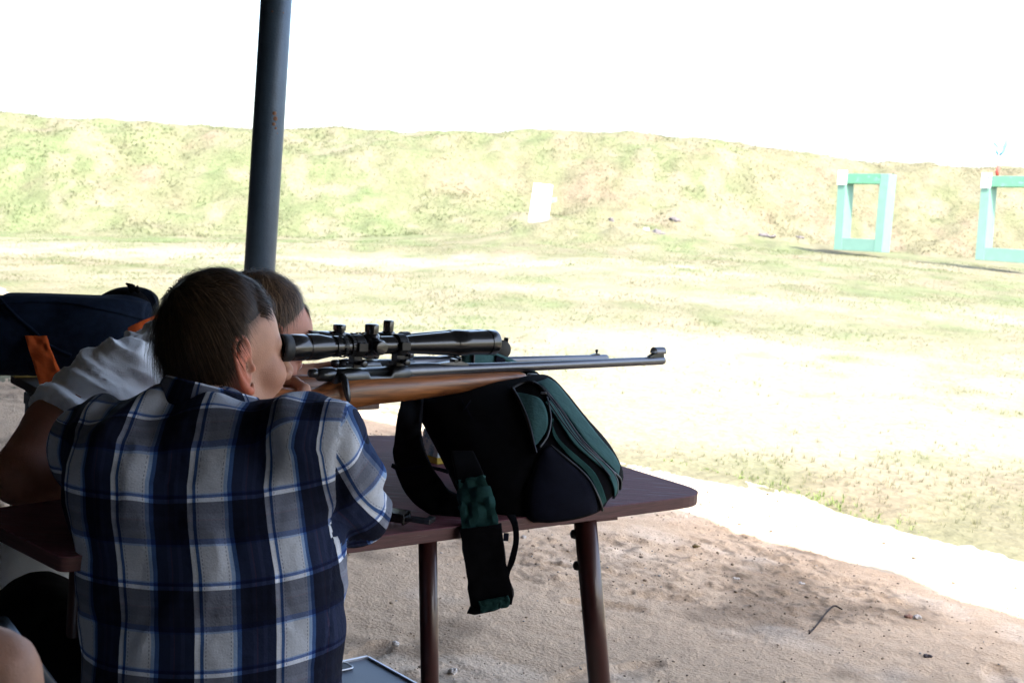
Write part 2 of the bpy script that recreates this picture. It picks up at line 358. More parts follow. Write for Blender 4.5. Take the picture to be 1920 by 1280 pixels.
# pebbles and clods on the floor: nobody could count them
V = []; F = []; C = []
ico = [(0, 0, 1), (.89, 0, .45), (.28, .85, .45), (-.72, .53, .45), (-.72, -.53, .45), (.28, -.85, .45), (.72, .53, -.45), (-.28, .85, -.45), (-.89, 0, -.45), (-.28, -.85, -.45), (.72, -.53, -.45), (0, 0, -1)]
icf = [(0, 1, 2), (0, 2, 3), (0, 3, 4), (0, 4, 5), (0, 5, 1), (1, 6, 2), (2, 7, 3), (3, 8, 4), (4, 9, 5), (5, 10, 1), (6, 7, 2), (7, 8, 3), (8, 9, 4), (9, 10, 5), (10, 6, 1), (11, 7, 6), (11, 8, 7), (11, 9, 8), (11, 10, 9), (11, 6, 10)]
ico = np.array(ico); icf = np.array(icf)
for i in range(14000):
    x = rnd.uniform(1.6, 4.85); y = rnd.uniform(-1.2, 6)
    dn = fbm(x*1.6, y*1.6, 0, 3, 75)
    if rnd.random() > .25+1.3*max(0, dn+.1): continue
    s = min(.011, .0017*math.exp(abs(rnd.gauss(0, .62)))); p = sh(x, y, float(floor_z(x, y))+s*.25)
    q = ico*np.array([1, rnd.uniform(.6, 1), rnd.uniform(.4, .8)])*s*npr.uniform(.55, 1.35, (12, 1)); a = rnd.uniform(0, 6.28)
    q = q @ np.array([[math.cos(a), -math.sin(a), 0], [math.sin(a), math.cos(a), 0], [0, 0, 1]]).T+p
    o = len(V)*12; V.append(q); F.append(icf+o)
    c = np.array([.32, .245, .175])*rnd.uniform(.45, 1.2) if rnd.random() < .9 else np.array([.5, .48, .46])*rnd.uniform(.7, 1)
    C.append(np.tile(c, (12, 1)))
ms = mat('pebbles', attr=True, rough=.9, bump=.001, bscale=300)
tag(mk('gravel', np.concatenate(V), np.concatenate(F), ms, col=np.concatenate(C), smooth=False), 'small pebbles and dirt clods scattered over the floor', 'gravel', None, 'stuff')

# grass: tufts over field and bank, nobody could count them
def tufts(name, label, pts, hs, cols, blades, lean=.5, wid=.08):
    n = len(pts); B = blades; P = np.repeat(pts, B, 0); H = np.repeat(hs, B)*npr.uniform(.5, 1.15, n*B)
    a = npr.uniform(0, 2*np.pi, n*B); d = np.stack([np.cos(a), np.sin(a), np.zeros(n*B)], 1); sd_ = np.stack([-d[:, 1], d[:, 0], d[:, 2]], 1)
    r = npr.uniform(0, .5, n*B)[:, None]; base = P+d*H[:, None]*r*.8; L = npr.uniform(.1, lean, n*B)[:, None]
    w_ = (H*wid*npr.uniform(.6, 1.4, n*B))[:, None]
    mid = base+UP*(H*.55)[:, None]+d*L*H[:, None]*.35; tip = base+UP*H[:, None]*(1-.35*L)+d*L*H[:, None]
    V = np.stack([base-sd_*w_, base+sd_*w_, mid+sd_*w_*.8, mid-sd_*w_*.8, tip], 1).reshape(-1, 3)
    o = np.arange(n*B)[:, None]*5
    F = np.concatenate([o+[0, 1, 2], o+[0, 2, 3], o+[3, 2, 4]])
    C = np.repeat(np.repeat(cols, B, 0)*npr.uniform(.88, 1.12, (n*B, 1)), 5, 0)
    m = bpy.data.materials.new(name+'_blades'); m.use_nodes = True; n_ = m.node_tree.nodes; l_ = m.node_tree.links
    a_ = n_.new('ShaderNodeVertexColor'); a_.layer_name = 'tint'; d1 = n_.new('ShaderNodeBsdfDiffuse'); d2 = n_.new('ShaderNodeBsdfTranslucent'); ad = n_.new('ShaderNodeAddShader')
    for q_, f_ in ((d1, .75), (d2, .65)):
        v_ = n_.new('ShaderNodeVectorMath'); v_.operation = 'SCALE'; v_.inputs['Scale'].default_value = f_; l_.new(a_.outputs[0], v_.inputs[0]); l_.new(v_.outputs[0], q_.inputs[0]); l_.new(q_.outputs[0], ad.inputs[0 if q_ is d1 else 1])
    l_.new(ad.outputs[0], n_['Material Output'].inputs[0])
    return tag(mk(name, V, F, m, col=C, smooth=False), label, 'grass', None, 'stuff')
def scat(n, y0, y1, s0=-.44, s1=.44, pw=1.0):
    Y = y0+(y1-y0)*npr.rand(n)**pw; X = Y*npr.uniform(s0, s1, n); return X, Y
X, Y = scat(40000, 27.5, 41.5); g, ba, bb = field_mix(X, Y)
keep = (npr.rand(len(X)) < (1-.9*ba)) & (bb > .3); X, Y, g = X[keep], Y[keep], g[keep]
clump = fbm(X*1.3, Y*1.3, 0, 3, 91)
P = np.stack([X, Y, terrain(X, Y)-.01], 1); hs = .025+.05*np.clip(.35+clump, 0, 1)+.03*npr.rand(len(X))
cl = dry*1.1*(1-g[:, None])+grn*1.1*g[:, None]
tufts('bank_grass', 'dry and green grass tufts growing all over the earth bank', P, hs, cl, 6, 1.2, .055)
X, Y = scat(60000, 5.6, 27.8, -.45, .45, .8)
xs = X*FX[0]+Y*FX[1]; g, ba, bb = field_mix(X, Y); fl = fbm(X*1.1, Y*1.1, 0, 4, 95)
keep = (xs > 4.99) & (npr.rand(len(X)) < np.clip(1.05-1.0*ba, .04, 1)) & (fl > -.35); X, Y, g, fl = X[keep], Y[keep], g[keep], fl[keep]
P = np.stack([X, Y, terrain(X, Y)-.03*(1-ss(5, 7, Y))-.004], 1); hs = (.016+.024*np.clip(.3+fl, 0, 1))*(1+.02*Y)
cl = dry*1.35*(1-g[:, None])+grn*1.45*g[:, None]
tufts('meadow_grass', 'short dry grass growing over the flat range', P, hs, cl, 7, 1.1, .04)
# greener tufts along the edge of the bare strip
n = 900; yv = npr.uniform(.5, 9, n); pat = fbm(yv*1.2, 0, 0, 3, 99); keep = pat+npr.rand(n)*.4 > .1; yv = yv[keep]
xv = floor_edge(yv)+np.abs(npr.normal(0, .09, len(yv)))-.02
P = xv[:, None]*FX+yv[:, None]*FY; P[:, 2] = -.012
tufts('edge_grass', 'green grass tufts along the edge of the bare strip', P, npr.uniform(.010, .036, len(P)), np.tile(np.array([.17, .22, .08]), (len(P), 1)), 7, 1., .07)

# ================================================================ SHELTER (its roof and walls shade the near ground)
m_roof = mat('roof_sheet', (.06, .06, .065), .6, .3, var=.2, vscale=3); m_wall = mat('wall_boards', (.03, .027, .027), .85, var=.3, vscale=2, stretch=(1, 1, 6))
sun_h = ts[2]; HR = 3.45
off = HR*float(np.dot(ts, FX))/sun_h; offy = HR*float(np.dot(ts, FY))/sun_h
XE = 4.17+off
st = thing('shelter', sh(-3.4, 3, 0), 'open fronted shelter roof with dark back wall over the shooting line', 'shelter')
ya = np.arange(-9, 22, .055); ex = XE+.035*np.sin(ya*4.3)+.035*vn(ya*3.2, 0, 0, 101)+.012*vn(ya*11, 0, 0, 102)
R0 = []
for k, xk in enumerate(np.linspace(-3.6, XE-.4, 14)): R0.append([sh(xk, y, HR+.02*math.sin(y*25)) for y in ya])
R0.append([sh(e, y, HR+.02*math.sin(y*25)) for e, y in zip(ex, ya)])
mb = MB(); mb.rings(R0, False, False); o = mb.build('roof', m_roof, st); s_ = o.modifiers.new('thick', 'SOLIDIFY'); s_.thickness = .03; s_.offset = 1
mb = MB(); mb.box(sh(-3.5, 6.5, 1.7), (.08, 31, 3.4), (FX, FY, UP)); mb.build('back_wall', m_wall, st, smooth=False)
mb = MB(); mb.box(sh(-1.0, -3.0, 1.7), (5.0, .08, 3.4), (FX, FY, UP)); mb.build('unseen_end_wall', m_wall, st, smooth=False)  # added out of view to block fill light from the open near end
mb = MB(); mb.box(sh(.1, 21.5, 1.7), (7.1, .08, 3.4), (FX, FY, UP)); mb.build('unseen_end_wall', m_wall, st, smooth=False)
for xk in (-2.2, 0.2, 2.6):
    mb = MB(); mb.box(sh(xk, 6.5, HR-.09), (.10, 31, .12), (FX, FY, UP)); mb.build('beam', m_wall, st, smooth=False, bevel=.004)

m_rust = mat('rust', (.16, .08, .05), .9, var=.4, vscale=200)
# leaning post line: painted steel pipe carrying the roof
def pipe_ray(): 
    a = at_y(517, 2, 0.0+1) ; return a
pb = at(487, 500, 5.2); pt = at(518, 0, 5.2+.02); d = nrm(pt-pb); base = pb-d*(pb[2]/d[2]); top = pb+d*((HR-.15-pb[2])/d[2])
m_pole = mat('pole_paint', (.045, .075, .12), .42, .25, var=.18, vscale=14, bump=.0012, bscale=120, dark=(.11, .06, .04), dscale=26, damt=.73)
pl = thing('pole', base, 'grey blue steel pipe post holding the shelter roof behind the two men', 'post')
MB().tube([base, base+(top-base)*.5, top], .0625, 40).build('pipe', m_pole, pl)
MB().box(base+UP*.01, (.2, .2, .014), (FX, FY, UP)).build('base_plate', m_pole, pl, smooth=False, bevel=.002)
mb = MB()
for (u, v, r) in ((514, 212, .009), (517, 222, .010), (513, 232, .008), (519, 240, .006), (526, 250, .003), (508, 20, .004), (533, 22, .003)):
    p = at(u, v, 5.13); n_ = nrm(np.array([p[0]-pb[0]-(p[2]-pb[2])*d[0], -.06, 0])); 
    c = pb+d*((p[2]-pb[2])/d[2])+n_*.0617
    MB().lathe(c, n_, [(0, r), (.0012, r*.9), (.0018, r*.3)], 9).build('rust_spot', m_rust, pl)

# ================================================================ TARGETS on the range
m_teal = mat('teal_paint', (.085, .265, .155), .6, var=.10, vscale=6, dark=(.16, .30, .27), dscale=9, damt=.58)
m_teal2 = mat('faded_teal_paint', (.130, .262, .205), .6, var=.10, vscale=6)
m_white = mat('white_paint', (.78, .78, .78), .6); m_ink = mat('dark_ink', (.10, .09, .14), .7)
def strokes(kind):
    if kind == '1': return [[(-.25, .28), (.05, .5), (.05, -.5)]]
    return [[(-.28, .28), (-.2, .45), (0, .5), (.22, .42), (.25, .2), (.1, -.05), (-.28, -.48), (.3, -.48)]]
def target_frame(corners, d, label, num):
    """corners: pixel x of left/right at top and bottom, pixel y of top and bottom"""
    (xl, yt), (xr, yt2), (xr2, yb2), (xl2, yb) = corners
    A, B, Cc, D = at(xl, yt, d), at(xr, yt2, d-.25), at(xr2, yb2, d-.25), at(xl2, yb, d)
    t = thing('target_stand', (A*.0+D)*1.0, label, 'target frame', 'teal wooden target frames on the range')
    ex = nrm(B-A); dp = nrm(np.array([-ex[1], ex[0], 0]))*.17; w_ = .36*d/30
    lw, rw, tw, bw = .30, .36, .21, .26
    dp = np.array([.23, .22, 0.]); lw, rw = .17, .175; kx = lambda p, q, t_: p+(q-p)*t_
    W_ = np.linalg.norm(B-A); Hh = np.linalg.norm(D-A)
    f1, f2 = lw/W_, rw/W_
    a1, d1 = kx(A, B, f1), kx(D, Cc, f1); b1, c1 = kx(B, A, f2), kx(Cc, D, f2)
    ft, fb = tw/Hh, bw/Hh
    MB().prism([D, d1, a1, A], dp).build('post', m_teal2, t, smooth=False, bevel=.006)
    MB().prism([c1, Cc, B, b1], dp).build('post', m_teal2, t, smooth=False, bevel=.006)
    o_ = dp*.02
    MB().prism([kx(a1, d1, ft)+o_, kx(b1, c1, ft)+o_, b1+o_, a1+o_], dp*.96).build('top_board', m_teal, t, smooth=False, bevel=.005)
    MB().prism([d1+o_, c1+o_, kx(c1, b1, fb)+o_, kx(d1, a1, fb)+o_], dp*.96).build('bottom_board', mat('pale_paint', (.12, .235, .19), .6, var=.1, vscale=5), t, smooth=False, bevel=.005)
    pw, ph = .19, .30
    q = A+UP*.06+np.array([0, -.02, 0])+ex*-.01
    pn = MB().prism([q-UP*ph, q-UP*ph+ex*pw, q+ex*pw, q], np.array([0, -.012, 0])).build('number_plate', m_white, t, smooth=False)
    c = q-UP*ph/2+ex*pw/2-np.array([0, .016, 0])
    for s_ in strokes(num):
        mb = MB(); mb.tube([c+ex*x*.17+UP*z*.19 for x, z in s_], .011, 6); mb.build('numeral', m_ink, pn)
    return t, A, B
target_frame(((1572, 325), (1667, 326), (1653, 473), (1563, 468)), 27.5, 'whole teal painted wooden target frame with white plate numbered 1', '1')
t2, A2, B2 = target_frame(((1841, 330), (1968, 330), (1955, 496), (1828, 487)), 26.0, 'teal target frame cut off by the right edge with white plate numbered 2', '2')
# wind ribbon stick above frame 2
p = at(1868, 332, 26.05)
fl = thing('wind_flag', p, 'small stick with red, white and pale blue ribbons on top of the second target frame', 'wind flag')
MB().tube([p, p+UP*.5, p+UP*.72+np.array([.05, 0, 0])], .008, 8).build('stick', mat('flag_stick', (.7, .68, .66), .7), fl)
def ribbon(P, w_, ax, name, m, par, th=.004):
    P = [np.asarray(q, float) for q in P]; ax = np.asarray(ax, float)
    R = [[q-ax*w_/2, q+ax*w_/2] for q in P]; mb = MB(); mb.rings(R, False, False)
    o = mb.build(name, m, par); s_ = o.modifiers.new('thick', 'SOLIDIFY'); s_.thickness = th; s_.offset = 0; return o
ribbon([p+UP*.02+np.array([.01, -.02, 0]), p+UP*.12+np.array([-.005, -.03, 0]), p+UP*.22+np.array([.02, -.02, 0])], .06, (1, 0, 0), 'ribbon', mat('red_ribbon', (.5, .05, .04), .7), fl)
ribbon([p+UP*.22+np.array([.0, -.02, 0]), p+UP*.32+np.array([-.02, -.03, 0]), p+UP*.42], .13, (1, 0, 0), 'ribbon', mat('white_ribbon', (.75, .75, .75), .7), fl)
mlb = mat('blue_ribbon', (.09, .24, .32), .7)
ribbon([p+UP*.42, p+UP*.50+np.array([.08, 0, 0]), p+UP*.62+np.array([.12, .03, 0]), p+UP*.78+np.array([.15, 0, 0])], .07, (1, .1, 0), 'ribbon', mlb, fl)
ribbon([p+UP*.44, p+UP*.52+np.array([-.06, 0, 0]), p+UP*.60+np.array([-.02, .03, 0]), p+UP*.68+np.array([-.12, 0, 0])], .06, (.6, .1, .6), 'ribbon', mlb, fl)

# white board
c = [at(990, 418, 29.), at(1026, 423, 29.), at(1036, 347, 29.), at(1001, 343, 29.)]
wb = thing('target_board', (c[0]+c[1])/2, 'plain white rectangular target board leaning at the foot of the bank', 'target board')
MB().prism(c, (0.01, .05, 0)).build('panel', mat('board_white', (.8, .8, .8), .7), wb, smooth=False, bevel=.004)
MB().prism([at(1026, 382, 29.07), at(1044, 378, 29.2), at(1044, 370, 29.2), at(1028, 372, 29.07)], (0, .03, 0)).build('side_flap', m_teal2, wb, smooth=False)
for u in (1000, 1022):
    a_ = at(u+4, 350, 29.1); b_ = a_+np.array([-.03, .35, 0]); b_[2] = float(terrain(b_[0], b_[1]))-.1
    MB().tube([a_, b_], .02, 8).build('prop', m_teal2, wb)

# rocks at the foot of the bank
def rock(c, r, seed, m, label, name='rock', cat='rock', group=None):
    s_ = SDF(c-r*1.6, c+r*1.6, max(r)*.09); s_.ell(c, r, .01); V, F = s_.mesh(); N = vnormals(V, F)
    k_ = 1.6/max(r); V = V+N*(fbm(V[:, 0]*k_, V[:, 1]*k_, V[:, 2]*k_, 4, seed)*max(r)*.55)[:, None]
    return tag(mk(name, V, F, m, loc=c-UP*r[2]), label, cat, group)
m_rock = mat('rock_grey', (.10, .09, .09), .95, var=.3, vscale=8); m_rockp = mat('rock_pale', (.30, .29, .28), .95, var=.2, vscale=8)
for i, (u, v, wpx, hpx, m_, lb) in enumerate(((1146, 413, 12, 12, m_rock, 'small dark stone standing left of the rubble right of the white board'), (1265, 410, 18, 9, m_rock, 'highest dark stone in the rubble on the bank foot'),
        (1234, 435, 26, 9, m_rock, 'long low grey stone at the lower edge of the rubble'), (1210, 429, 13, 7, m_rockp, 'pale small stone in the middle of the rubble'), (1440, 440, 26, 6, m_rock, 'flat grey stone left of the first target frame'), (1500, 443, 14, 6, m_rock, 'small grey stone nearest the first target frame'))):
    c = at(u, v, 30.); c[2] = 0; d0 = ray(u, v)
    for yy_ in np.arange(24, 40, .1):
        q = at(u, v+3, yy_)
        if q[2] < terrain(q[0], q[1]): break
    k_ = q[1]/2400; rock(q, np.array([wpx*k_*.6, wpx*k_*.5, hpx*k_*.7]), 200+i, m_, lb, group='stones at the foot of the bank')
# ================================================================ TABLES
m_top = mat('table_paint', (.160, .055, .072), .7, var=.35, vscale=9, stretch=(1.2, 12, 3), bump=.0012, bscale=60, dark=(.20, .13, .16), dscale=7, damt=.57, spec=.25)
m_edge = mat('table_edge', (.085, .028, .028), .6, var=.5, vscale=30, stretch=(.6, .6, 14), dark=(.2, .15, .13), dscale=20, damt=.62)
m_leg = mat('leg_paint', (.045, .009, .008), .38, var=.15, vscale=20, coat=.3)
m_blk = mat('black_iron', (.012, .012, .013), .45, .3)
ZT = .78
def rounded(P, rads, n=8):
    out = []; m = len(P)
    for i in range(m):
        p = np.asarray(P[i], float); a = np.asarray(P[i-1], float); b = np.asarray(P[(i+1) % m], float); r = rads[i]
        if r <= 0: out.append(p); continue
        q0 = p+(a-p)/np.linalg.norm(a-p)*r; q1 = p+(b-p)/np.linalg.norm(b-p)*r
        for k in range(n+1):
            t = k/n; out.append(q0*(1-t)**2+2*p*t*(1-t)+q1*t*t)
    return out
def slab_top(name, outline, th, m_t, m_e, par, z):
    pts = [np.array([p[0], p[1], z]) for p in outline]
    lo = [p-UP*th for p in pts]; n = len(pts)
    o = mk(name, pts+[p-UP*.0012 for p in pts], [tuple(range(n))]+[(i, n+i, n+(i+1) % n, (i+1) % n) for i in range(n)], m_t, par, smooth=False)
    c = sum(pts)/n; mb = MB(); q = [p-UP*.0012-nrm(p-c)*.0006 for p in pts]
    mb.prism([a-UP*(th-.0012) for a in q], UP*(th-.0012)); e = mb.build('plywood_edge', m_e, par, smooth=False, bevel=.0015); return o, e
tb = thing('shooting_table', sh(1.2, 1.85, 0), 'dark red shooting table with rounded corners carrying the front rifle and backpack', 'table')
nr = at_z(1312, 928, ZT); far = at_z(1160, 877, ZT); ne0 = at_z(640, 1013, ZT)
fl1, fl2 = at_z(680, 816, ZT), at_z(100, 938, ZT); wl = at_z(-60, 958, ZT); wn = at_z(114, 1045, ZT)
P = [ne0+nrm(nr-ne0)*-.08, nr+nrm(nr-ne0)*.034, far+nrm(far-nr)*.33, fl1, fl2, wl, wn, wn+FX*.25+FY*-.02, wn+FX*.34+FY*.1+np.array([.07, 0, 0])]
P = [P[0]] + rounded([P[0], P[1], P[2], P[3], P[4], P[5], P[6], P[7], P[8]], [0, .075, .09, .0, .03, .05, .015, .0, .0])[1:]
slab_top('table_top', P, .021, m_top, m_edge, tb, ZT)
def leg(u0, v0, u1, v1, Y0, Y1, r, nm='leg'):
    a = at(u0, v0, Y0); b = at(u1, v1, Y1); d = nrm(b-a); a = a-d*((ZT-.022-a[2])/-d[2])*1 if False else a+d*((a[2]-(ZT-.022))/-d[2]*-1 if False else 0)
    a = a+d*((ZT-.022-a[2])/d[2]); b = a+d*((0.0-a[2])/d[2])
    return MB().tube([a, a+(b-a)*.3, b], r, 28).build(nm, m_leg, tb), a, b
leg(802, 1025, 806, 1280, 1.93, 1.98, .0145)
l2, a2, b2 = leg(1098, 985, 1124, 1280, 2.13, 2.19, .0195)
leg(150, 1100, 140, 1280, 1.78, 1.80, .016); leg(560, 900, 556, 1100, 2.45, 2.45, .016)
MB().prism([at(1050, 972, 2.12)-UP*.0, at(1158, 965, 2.20), at(1158, 974, 2.20), at(1050, 984, 2.12)], (0, .05, .0)).build('bracket', m_edge, tb, smooth=False)
for v in (1001, 1060):
    t_ = (v-985)/295; cx = 1098+26*t_; c = at(cx-16, v, 2.13+.06*t_); ax = -np.array([1., .15, 0]); k_ = MB().lathe(c+ax*-.0, ax, [(-.008, .004), (0, .0045), (.001, .0075), (.006, .0085), (.011, .007), (.013, .003)], 16)
    k_.build('clamp_knob', m_blk, tb)
mb = MB(); a3 = at(802, 1200, 1.96); mb.tube([sh(.75, 1.75, .2), sh(1.55, 2.0, .2)], .01, 10); mb.build('stretcher', m_leg, tb)

# second table further along the line
m_brown = mat('table_brown', (.07, .04, .03), .7, var=.4, vscale=14, stretch=(1, 8, 1)); m_steel = mat('grey_steel', (.10, .115, .14), .45, .5, var=.15, vscale=20)
c0 = at(19, 717, 3.22); c1 = at(84, 753, 2.99); zt2 = (c0[2]+c1[2])/2
t2b = thing('bench_table', np.array([c0[0]+.5, c0[1], 0]), 'brown wooden bench table on grey square steel legs at the left edge', 'table')
e_ = nrm(np.array([c1[0]-c0[0], c1[1]-c0[1], 0])); A = np.array([c0[0], c0[1], zt2]); 
MB().prism([A-UP*.0, A+e_*.62, A+e_*.62+FX*.75, A+FX*.75], UP*.022).build('table_top', m_brown, t2b, smooth=False, bevel=.003)
for (a_, b_) in ((.03, .05), (.57, .05), (.03, .55), (.57, .55)):
    p = A+e_*a_+FX*b_; p[2] = zt2/2; MB().box(p+(-.03 if b_ < .1 else 0)*FX*0, (.032, .032, zt2), (FX, e_, UP)).build('leg', m_steel, t2b, smooth=False, bevel=.003)
def lvl(z): return np.array([0, 0, z-zt2])
MB().box(A+e_*.3+FX*.05+lvl(.52), (.025, .52, .025), (FX, e_, UP)).build('crossbar', m_steel, t2b, smooth=False, bevel=.002)
MB().box(A+e_*.03+FX*.3+lvl(.52), (.5, .025, .025), (FX, e_, UP)).build('crossbar', m_steel, t2b, smooth=False, bevel=.002)
MB().box(A+e_*.3+FX*.36+lvl(zt2-.03), (.68, .5, .03), (FX, e_, UP)).build('frame', m_steel, t2b, smooth=False, bevel=.002)
MB().box(A+e_*.02+FX*.30+UP*.034, (.62, .10, .022), (FX, e_, UP)).build('yellow_plank', mat('yellow_paint', (.48, .38, .13), .6, var=.25, vscale=30, dark=(.12, .1, .05), dscale=40, damt=.6), t2b, smooth=False, bevel=.003)

# ================================================================ RIFLES
m_blue = mat('gun_steel', (.055, .06, .068), .30, .85, var=.12, vscale=60, bump=.0001, bscale=400)
m_bar = mat('barrel_steel', (.115, .12, .135), .36, .9, var=.08, vscale=60)
m_scope = mat('scope_black', (.012, .013, .016), .24, .2, coat=.35)
m_rub = mat('rubber', (.008, .008, .009), .6)
m_glass = mat('scope_glass', (.02, .02, .05), .05, 0, coat=1)
def wood(name, c1, c2):
    m = bpy.data.materials.new(name); m.use_nodes = True; n = m.node_tree.nodes; l = m.node_tree.links; b = n['Principled BSDF']
    tc = n.new('ShaderNodeTexCoord'); mp = n.new('ShaderNodeMapping'); mp.inputs['Scale'].default_value = (3.2, 26, 30); mp.inputs['Rotation'].default_value = (.2, .10, .05); l.new(tc.outputs['Object'], mp.inputs[0])
    t = n.new('ShaderNodeTexNoise'); t.inputs['Scale'].default_value = 1.6; t.inputs['Detail'].default_value = 7; t.inputs['Distortion'].default_value = 1.6; l.new(mp.outputs[0], t.inputs[0])
    r = ramp(n, [(.28, c2), (.42, tuple(.5*(a+b_) for a, b_ in zip(c1, c2))), (.5, c1), (.62, tuple(a*1.25 for a in c1)), (.74, tuple(a*.6 for a in c1))], 'LINEAR'); l.new(t.outputs[0], r.inputs[0])
    mp2 = n.new('ShaderNodeMapping'); mp2.inputs['Scale'].default_value = (18, 320, 320); l.new(tc.outputs['Object'], mp2.inputs[0])
    t2 = n.new('ShaderNodeTexNoise'); t2.inputs['Scale'].default_value = 1; t2.inputs['Detail'].default_value = 3; l.new(mp2.outputs[0], t2.inputs[0])
    mr = n.new('ShaderNodeMapRange'); mr.inputs['From Min'].default_value = .35; mr.inputs['From Max'].default_value = .7; mr.inputs['To Min'].default_value = 1.1; mr.inputs['To Max'].default_value = .62; l.new(t2.outputs[0], mr.inputs[0])
    mx = n.new('ShaderNodeVectorMath'); mx.operation = 'SCALE'; l.new(r.outputs[0], mx.inputs[0]); l.new(mr.outputs[0], mx.inputs['Scale']); l.new(mx.outputs[0], b.inputs['Base Color'])
    b.inputs['Roughness'].default_value = .42; b.inputs['Coat Weight'].default_value = .18; b.inputs['Coat Roughness'].default_value = .2; return m
m_stock = wood('walnut', (.30, .105, .030), (.09, .026, .009)); m_stock2 = wood('dark_walnut', (.22, .08, .03), (.08, .028, .01))
L3 = lambda *a: np.array(a, float)
XA = L3(1, 0, 0)
def sect(x, zt, zb, hw, n=20, p=2.6, yc=0.):
    zc, hz = (zt+zb)/2, (zt-zb)/2; R = []
    for k in range(n):
        t = 2*math.pi*k/n; c, s = math.cos(t), math.sin(t)
        R.append(L3(x, yc+hw*math.copysign(abs(c)**(2/p), c), zc+hz*math.copysign(abs(s)**(2/p), s)))
    return R
def rifle(name, label, P_eye, P_muz, muz_x, front, scope_len, w_mat, turrets, dz_bar):
    """local frame: x along the barrel, origin at the rear of the scope axis"""
    dx = nrm(P_muz+UP*dz_bar-P_eye); dy = nrm(np.cross(UP, dx)); dzv = np.cross(dx, dy)
    R = Matrix((dx, dy, dzv)).transposed(); t = thing(name, P_eye, label, 'rifle', 'rifles rested on the table', rot=R)
    B = -dz_bar
    K = dict(parent=t, local=True)
    # stock
    rows = [(-.235, -.070, -.185, .019), (-.23, -.066, -.19, .0205), (-.10, -.062, -.165, .021), (0., -.063, -.14, .0205), (.03, -.066, -.128, .019), (.055, -.068, -.122, .0175),
            (.075, -.062, -.118, .0185), (.092, -.054, -.110, .0225), (.115, -.051, -.104, .0255), (.16, -.0505, -.0985, .027), (.25, -.051, -.0945, .027), (.33, -.0515, -.0885, .0255), (.42, -.0525, -.080, .0225), (.47, -.0535, -.0755, .020), (.489, -.055, -.074, .0175), (.499, -.058, -.072, .012), (.503, -.062, -.068, .005)]
    xs = np.array([r[0] for r in rows]); xi = np.concatenate([np.linspace(-.235, .46, 60), np.linspace(.465, .503, 14)])
    mb = MB(); mb.rings([sect(x, *[np.interp(x, xs, [r[i] for r in rows]) for i in (1, 2, 3)], n=28) for x in xi]); mb.build('stock', w_mat, **K)
    mb = MB(); mb.rings([sect(-.247, -.068, -.19, .0195), sect(-.236, -.066, -.191, .0208)]); mb.build('butt_pad', m_rub, **K)
    # barrel
    mb = MB(); mb.lathe(L3(.30, 0, B), XA, [(-.09, .0145), (-.02, .0142), (.03, .0115), (.10, .0092), (.25, .0088), (muz_x-.305, .0085), (muz_x-.301, .0078), (muz_x-.30, .0052), (muz_x-.30-.015, .004)], 32, False); mb.build('barrel', m_bar, **K)
    # receiver with ejection port, rear bridge and tang
    mb = MB(); mb.rings([sect(x, z, -.064, h, 20, 3.2) for x, z, h in ((.086, -.050, .010), (.09, -.042, .0145), (.098, -.036, .0155), (.150, -.0355, .016), (.156, -.046, .016), (.196, -.047, .016), (.202, -.0335, .0165), (.232, -.0335, .0165), (.236, -.037, .0150), (.246, -.0385, .014))]); mb.build('receiver', m_blue, **K)
    mb = MB(); mb.lathe(L3(.060, 0, B+.001), XA, [(0, .006), (.004, .010), (.016, .0115), (.03, .0115), (.036, .009), (.15, .009)], 20); mb.build('bolt', m_blue, **K)
    bh = mb = MB(); mb.rings([sect(.066, -.050, -.060, .008), sect(.088, -.047, -.060, .009)]); 
    # bolt handle: flat dagger shape folded down the near side
    mb = MB(); P = catmull([L3(.100, -.012, -.046), L3(.099, -.024, -.052), L3(.099, -.032, -.068), L3(.102, -.036, -.086)], 6)
    mb.tube(P, list(np.interp(np.linspace(0, 1, len(P)), [0, .5, .8, 1], [.0055, .006, .005, .0022])), 14, flat=1.0); mb.build('bolt_handle', m_blue, **K)
    mb = MB(); mb.lathe(L3(.046, 0, B+.004), XA, [(0, .003), (.002, .0065), (.012, .0075), (.016, .006)], 16); mb.build('safety_catch', m_blue, **K)
    # trigger guard
    mb = MB(); mb.tube(catmull([L3(.03, 0, -.124), L3(.055, 0, -.142), L3(.085, 0, -.142), L3(.105, 0, -.112)], 6), .003, 8, flat=2.); tg = mb.build('trigger_guard', m_blue, **K)
    mb = MB(); mb.tube(catmull([L3(.075, 0, -.112), L3(.078, 0, -.122), L3(.072, 0, -.132)], 4), .0025, 8); mb.build('trigger', m_blk, parent=tg, local=True)
    # rear sight: ramp with a notched leaf
    mb = MB(); z0 = B+.0085
    mb.rings([[L3(x, s_*w__, z) for s_, z in ((-1, z0-.003), (1, z0-.003), (1, zt), (-1, zt))] for x, zt, w__ in ((.250, z0+.004, .006), (.30, z0+.0035, .006), (.315, z0+.005, .0065), (.335, z0+.006, .007), (.350, z0+.0065, .007), (.366, z0+.001, .007))])
    rs = mb.build('rear_sight', m_bar, smooth=False, **K)
    mb = MB(); mb.box(L3(.338, 0, z0+.0075), (.008, .015, .006)); mb.box(L3(.349, 0, z0+.008), (.003, .013, .009)); mb.build('sight_leaf', m_blue, parent=rs, local=True, smooth=False, bevel=.0006)
    # front sight
    zb = B+.0083; x = muz_x
